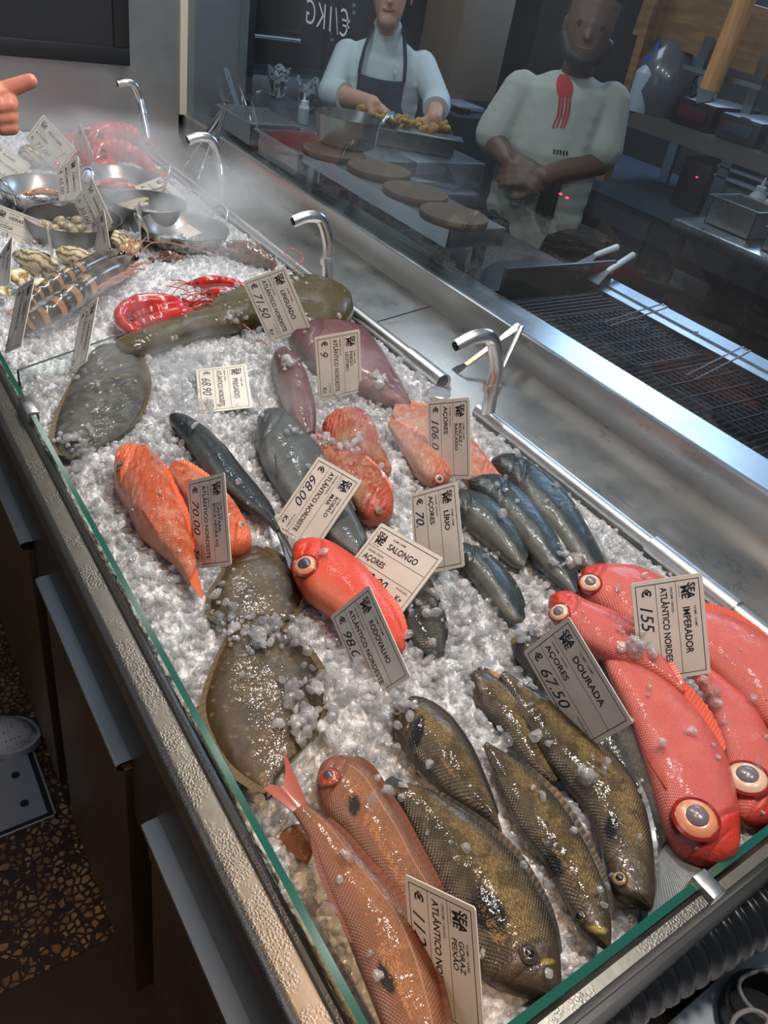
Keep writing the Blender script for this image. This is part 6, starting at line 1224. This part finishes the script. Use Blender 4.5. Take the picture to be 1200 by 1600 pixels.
# ---- pointing hand at the upper left
ph = thing('person', (.10, 1.2, 1.0), 'pointing hand reaching in from the left edge, index finger out, others curled', 'person')
wr = CAM + ray(-70, 150) * 1.12; tip = CAM + ray(52, 127) * 1.10; ax = (tip - wr); R3 = ROT
sx = R3 @ Vector((1, 0, 0)); sy = R3 @ Vector((0, 1, 0)); sz = R3 @ Vector((0, 0, 1)); U = 1.12 / FPX
def Hp(px, py, dz=0): return CAM + ray(px, py) * 1.12 + sz * dz
hc = [[(Hp(-500, 160), .045), (Hp(-220, 165), .034), (Hp(-110, 160), .030), (Hp(-70, 160), .029)],
      [(Hp(-70, 150), .024), (Hp(-30, 150), .022), (Hp(2, 146), .013)], [(Hp(-70, 168), .024), (Hp(-20, 172), .020), (Hp(0, 170), .012)], [(Hp(-60, 185), .022), (Hp(-20, 190), .018), (Hp(-2, 192), .011)],
      [(Hp(-4, 146), .0112), (Hp(14, 139), .0102), (Hp(30, 133), .0094), (Hp(47, 127), .0086)],
      [(Hp(-2, 158), .0125), (Hp(16, 163, .004), .0115), (Hp(20, 172, .010), .0100), (Hp(8, 178, .014), .0090)],
      [(Hp(-2, 176), .0118), (Hp(17, 182, .003), .0108), (Hp(21, 190, .009), .0095), (Hp(8, 194, .012), .0088)],
      [(Hp(-4, 194), .0110), (Hp(15, 199, .002), .0102), (Hp(22, 204, .007), .0088), (Hp(10, 208, .010), .0080)],
      [(Hp(-46, 140, .012), .0130), (Hp(-20, 148, .024), .0120), (Hp(-4, 160, .026), .0105), (Hp(3, 168, .024), .009)]]
remesh('hand', hc, skin3, ph, .0016, 2)
MB().tube([Hp(-112, 160), Hp(-230, 166), Hp(-400, 180), Hp(-620, 120)], [.040, .046, .056, .065], 24).build('sleeve', clothm('dark_sleeve', S(40, 42, 50)), ph)
# ---- white shoe on the terrazzo
sn = thing('sneaker', (.05, 1.30, 0), 'white perforated sneaker toe at the left picture edge on the terrazzo', 'shoe')
sf = Matrix.Translation((.055, 1.30, .0)) @ Matrix.Rotation(math.radians(-28), 4, 'Z')
V = []; F = []; Ks = 28; rowsn = 26
for i in range(rowsn):
    u = i / (rowsn - 1); x = .13 - .27 * u; hw = .046 * (math.sin(min(1, u / .22) * PI / 2) ** .7) * (1 - .18 * max(0, u - .35)) + .001; hh = .032 + .05 * max(0, u - .25) ** .8 if u > .25 else .032 * (u / .25) ** .4 + .004
    for k in range(Ks): q = 2 * PI * k / Ks; V.append(sf @ Vector((x, hw * math.cos(q), .022 + max(0, math.sin(q)) * hh + min(0, math.sin(q)) * .01)))
for i in range(rowsn - 1):
    for k in range(Ks): F.append((i * Ks + k, (i + 1) * Ks + k, (i + 1) * Ks + (k + 1) % Ks, i * Ks + (k + 1) % Ks))
F += [tuple(range(Ks - 1, -1, -1)), tuple((rowsn - 1) * Ks + k for k in range(Ks))]
perf = (lambda t: t.P(Base_Color=t.mix(t.ramp(t.n('TexVoronoi', {'Vector': t.n('TexCoord').outputs['Object'], 'Scale': 110.0, 'Randomness': .15}).outputs['Distance'], [(.16, 1.0), (.22, 0.0)]), S(206, 196, 190), S(60, 55, 52)), Roughness=.5).m)(NT('white_leather'))
mk('upper', V, F, perf, sn)
o = []
for i in range(30):
    u = i / 29; x = .137 - .28 * u; hw = .051 * (math.sin(min(1, u / .22) * PI / 2) ** .6) * (1 - .18 * max(0, u - .35)) + .001; o.append((x, hw))
ol = [sf @ Vector((x, y, .014)) for x, y in o] + [sf @ Vector((x, -y, .014)) for x, y in reversed(o)]
MB().poly(ol, .026, nrm=Vector((0, 0, 1))).build('sole', simple('white_sole', S(196, 186, 180), .6), sn)
# ---- tongs
for nm, pts, bl, lab in (('long', [(735, 582), (700, 597), (668, 612)], None, ''),):
    tn = thing('tongs', PX(800, 520, 1.2), 'steel fish tongs with copper tinted arm leaning on the sill behind the nearest nozzle', 'tongs')
    tp = PX(812, 508, 1.245); k1 = PX(728, 570, 1.12); k2 = PX(690, 600, 1.085); n = Vector((0, 1, 0)).cross((k1 - tp).normalized()).normalized()
    cop = simple('copper_tint', (.72, .42, .25), .25, 1.0)
    m_ = (k1 - tp).normalized(); sd = m_.cross(Vector((0, 0, 1))).normalized()
    MB().poly([tp + sd * .010, tp.lerp(k1, .3) + sd * .007, tp.lerp(k1, .3) - sd * .007, tp - sd * .010], .003).build('head_plate', M['steel'], tn, False)
    MB().poly([tp.lerp(k1, .3) + sd * .006, k1 + sd * .006, k1 - sd * .006, tp.lerp(k1, .3) - sd * .006], .003).build('arm', cop, tn, False)
    MB().poly([k1 + sd * .008, k1.lerp(k2, .3) + sd * .016, k2 + sd * .014, k2 - sd * .004, k1.lerp(k2, .5) - sd * .010, k1 - sd * .008], .0025).build('gripper', M['steel'], tn, False)
    k3 = PX(762, 622, 1.13)
    MB().tube([tp + Vector((0, -.006, 0)), tp.lerp(k3, .5) + Vector((0, -.004, 0)), k3], [.0075, .006, .006], 12, flat=.6).build('arm', M['polish'], tn)
tn = thing('tongs', PX(320, 210, 1.2), 'kitchen tongs with black grip and scalloped ends leaning against the sill near the chalkboard', 'tongs')
a0, a1, a2 = PX(348, 172, 1.24), PX(322, 212, 1.16), PX(282, 268, 1.09); b2p = PX(306, 286, 1.09); b1 = PX(330, 218, 1.165)
MB().tube([a0, a0.lerp(a1, .5), a1], [.009, .014, .010], 12, flat=.5).build('grip', M['black'], tn); MB().tube([a0 + Vector((.006, 0, 0)), PX(338, 218, 1.17)], [.008, .008], 12, flat=.5).build('grip', M['black'], tn)
for s_, e_ in ((a1, a2), (b1, b2p)):
    pa = [s_.lerp(e_, i / 20) for i in range(21)]; MB().tube(pa, [.005 + .0 * i if i < 11 else .008 + .003 * math.sin(i * 1.5) for i in range(20)] + [.003], 10, flat=.45).build('arm', M['polish'], tn)
# ================================================================ MIST (cold vapour from the nozzles)
def mist(name, lo, hi, dens, scl, label, bright=.9):
    m = bpy.data.materials.new(name + '_vapour'); m.use_nodes = True; t = m.node_tree; t.nodes.clear(); o = t.nodes.new('ShaderNodeOutputMaterial'); v = t.nodes.new('ShaderNodeVolumePrincipled')
    v.inputs['Color'].default_value = (.92, .94, .96, 1); v.inputs['Anisotropy'].default_value = .2
    tc = t.nodes.new('ShaderNodeTexCoord'); nz = t.nodes.new('ShaderNodeTexNoise'); nz.inputs['Scale'].default_value = scl; nz.inputs['Detail'].default_value = 3; nz.inputs['Distortion'].default_value = .6
    mr = t.nodes.new('ShaderNodeMapRange'); mr.inputs[1].default_value = .46; mr.inputs[2].default_value = .72; mr.inputs[3].default_value = 0; mr.inputs[4].default_value = dens
    # fade towards the box faces
    sp = t.nodes.new('ShaderNodeVectorMath'); sp.operation = 'DISTANCE'; sp.inputs[1].default_value = (.5, .5, .35); ft = t.nodes.new('ShaderNodeMapRange'); ft.inputs[1].default_value = .50; ft.inputs[2].default_value = .15; ft.inputs[3].default_value = 0; ft.inputs[4].default_value = 1
    mu = t.nodes.new('ShaderNodeMath'); mu.operation = 'MULTIPLY'
    t.links.new(tc.outputs['Object'], nz.inputs['Vector']); t.links.new(nz.outputs[0], mr.inputs[0]); t.links.new(tc.outputs['Generated'], sp.inputs[0]); t.links.new(sp.outputs['Value'], ft.inputs[0]); t.links.new(mr.outputs[0], mu.inputs[0]); t.links.new(ft.outputs[0], mu.inputs[1]); t.links.new(mu.outputs[0], v.inputs['Density']); t.links.new(v.outputs[0], o.inputs['Volume'])
    tag(MB().box(lo, hi).build(name, m, None, False), label, 'mist', None, 'stuff')
mist('mist', (.35, 1.55, .885), (1.22, 3.05, 1.09), 13.0, 4, 'cold white vapour drifting over the bowls and shellfish')
mist('mist', (.24, 1.05, .885), (.66, 1.75, 1.0), 9.0, 6, 'thin vapour over the turbot and the front left corner')
mist('mist', (.50, .72, .895), (1.0, 1.30, 1.0), 9.0, 7, 'vapour curling over the sea bass and purple fish')
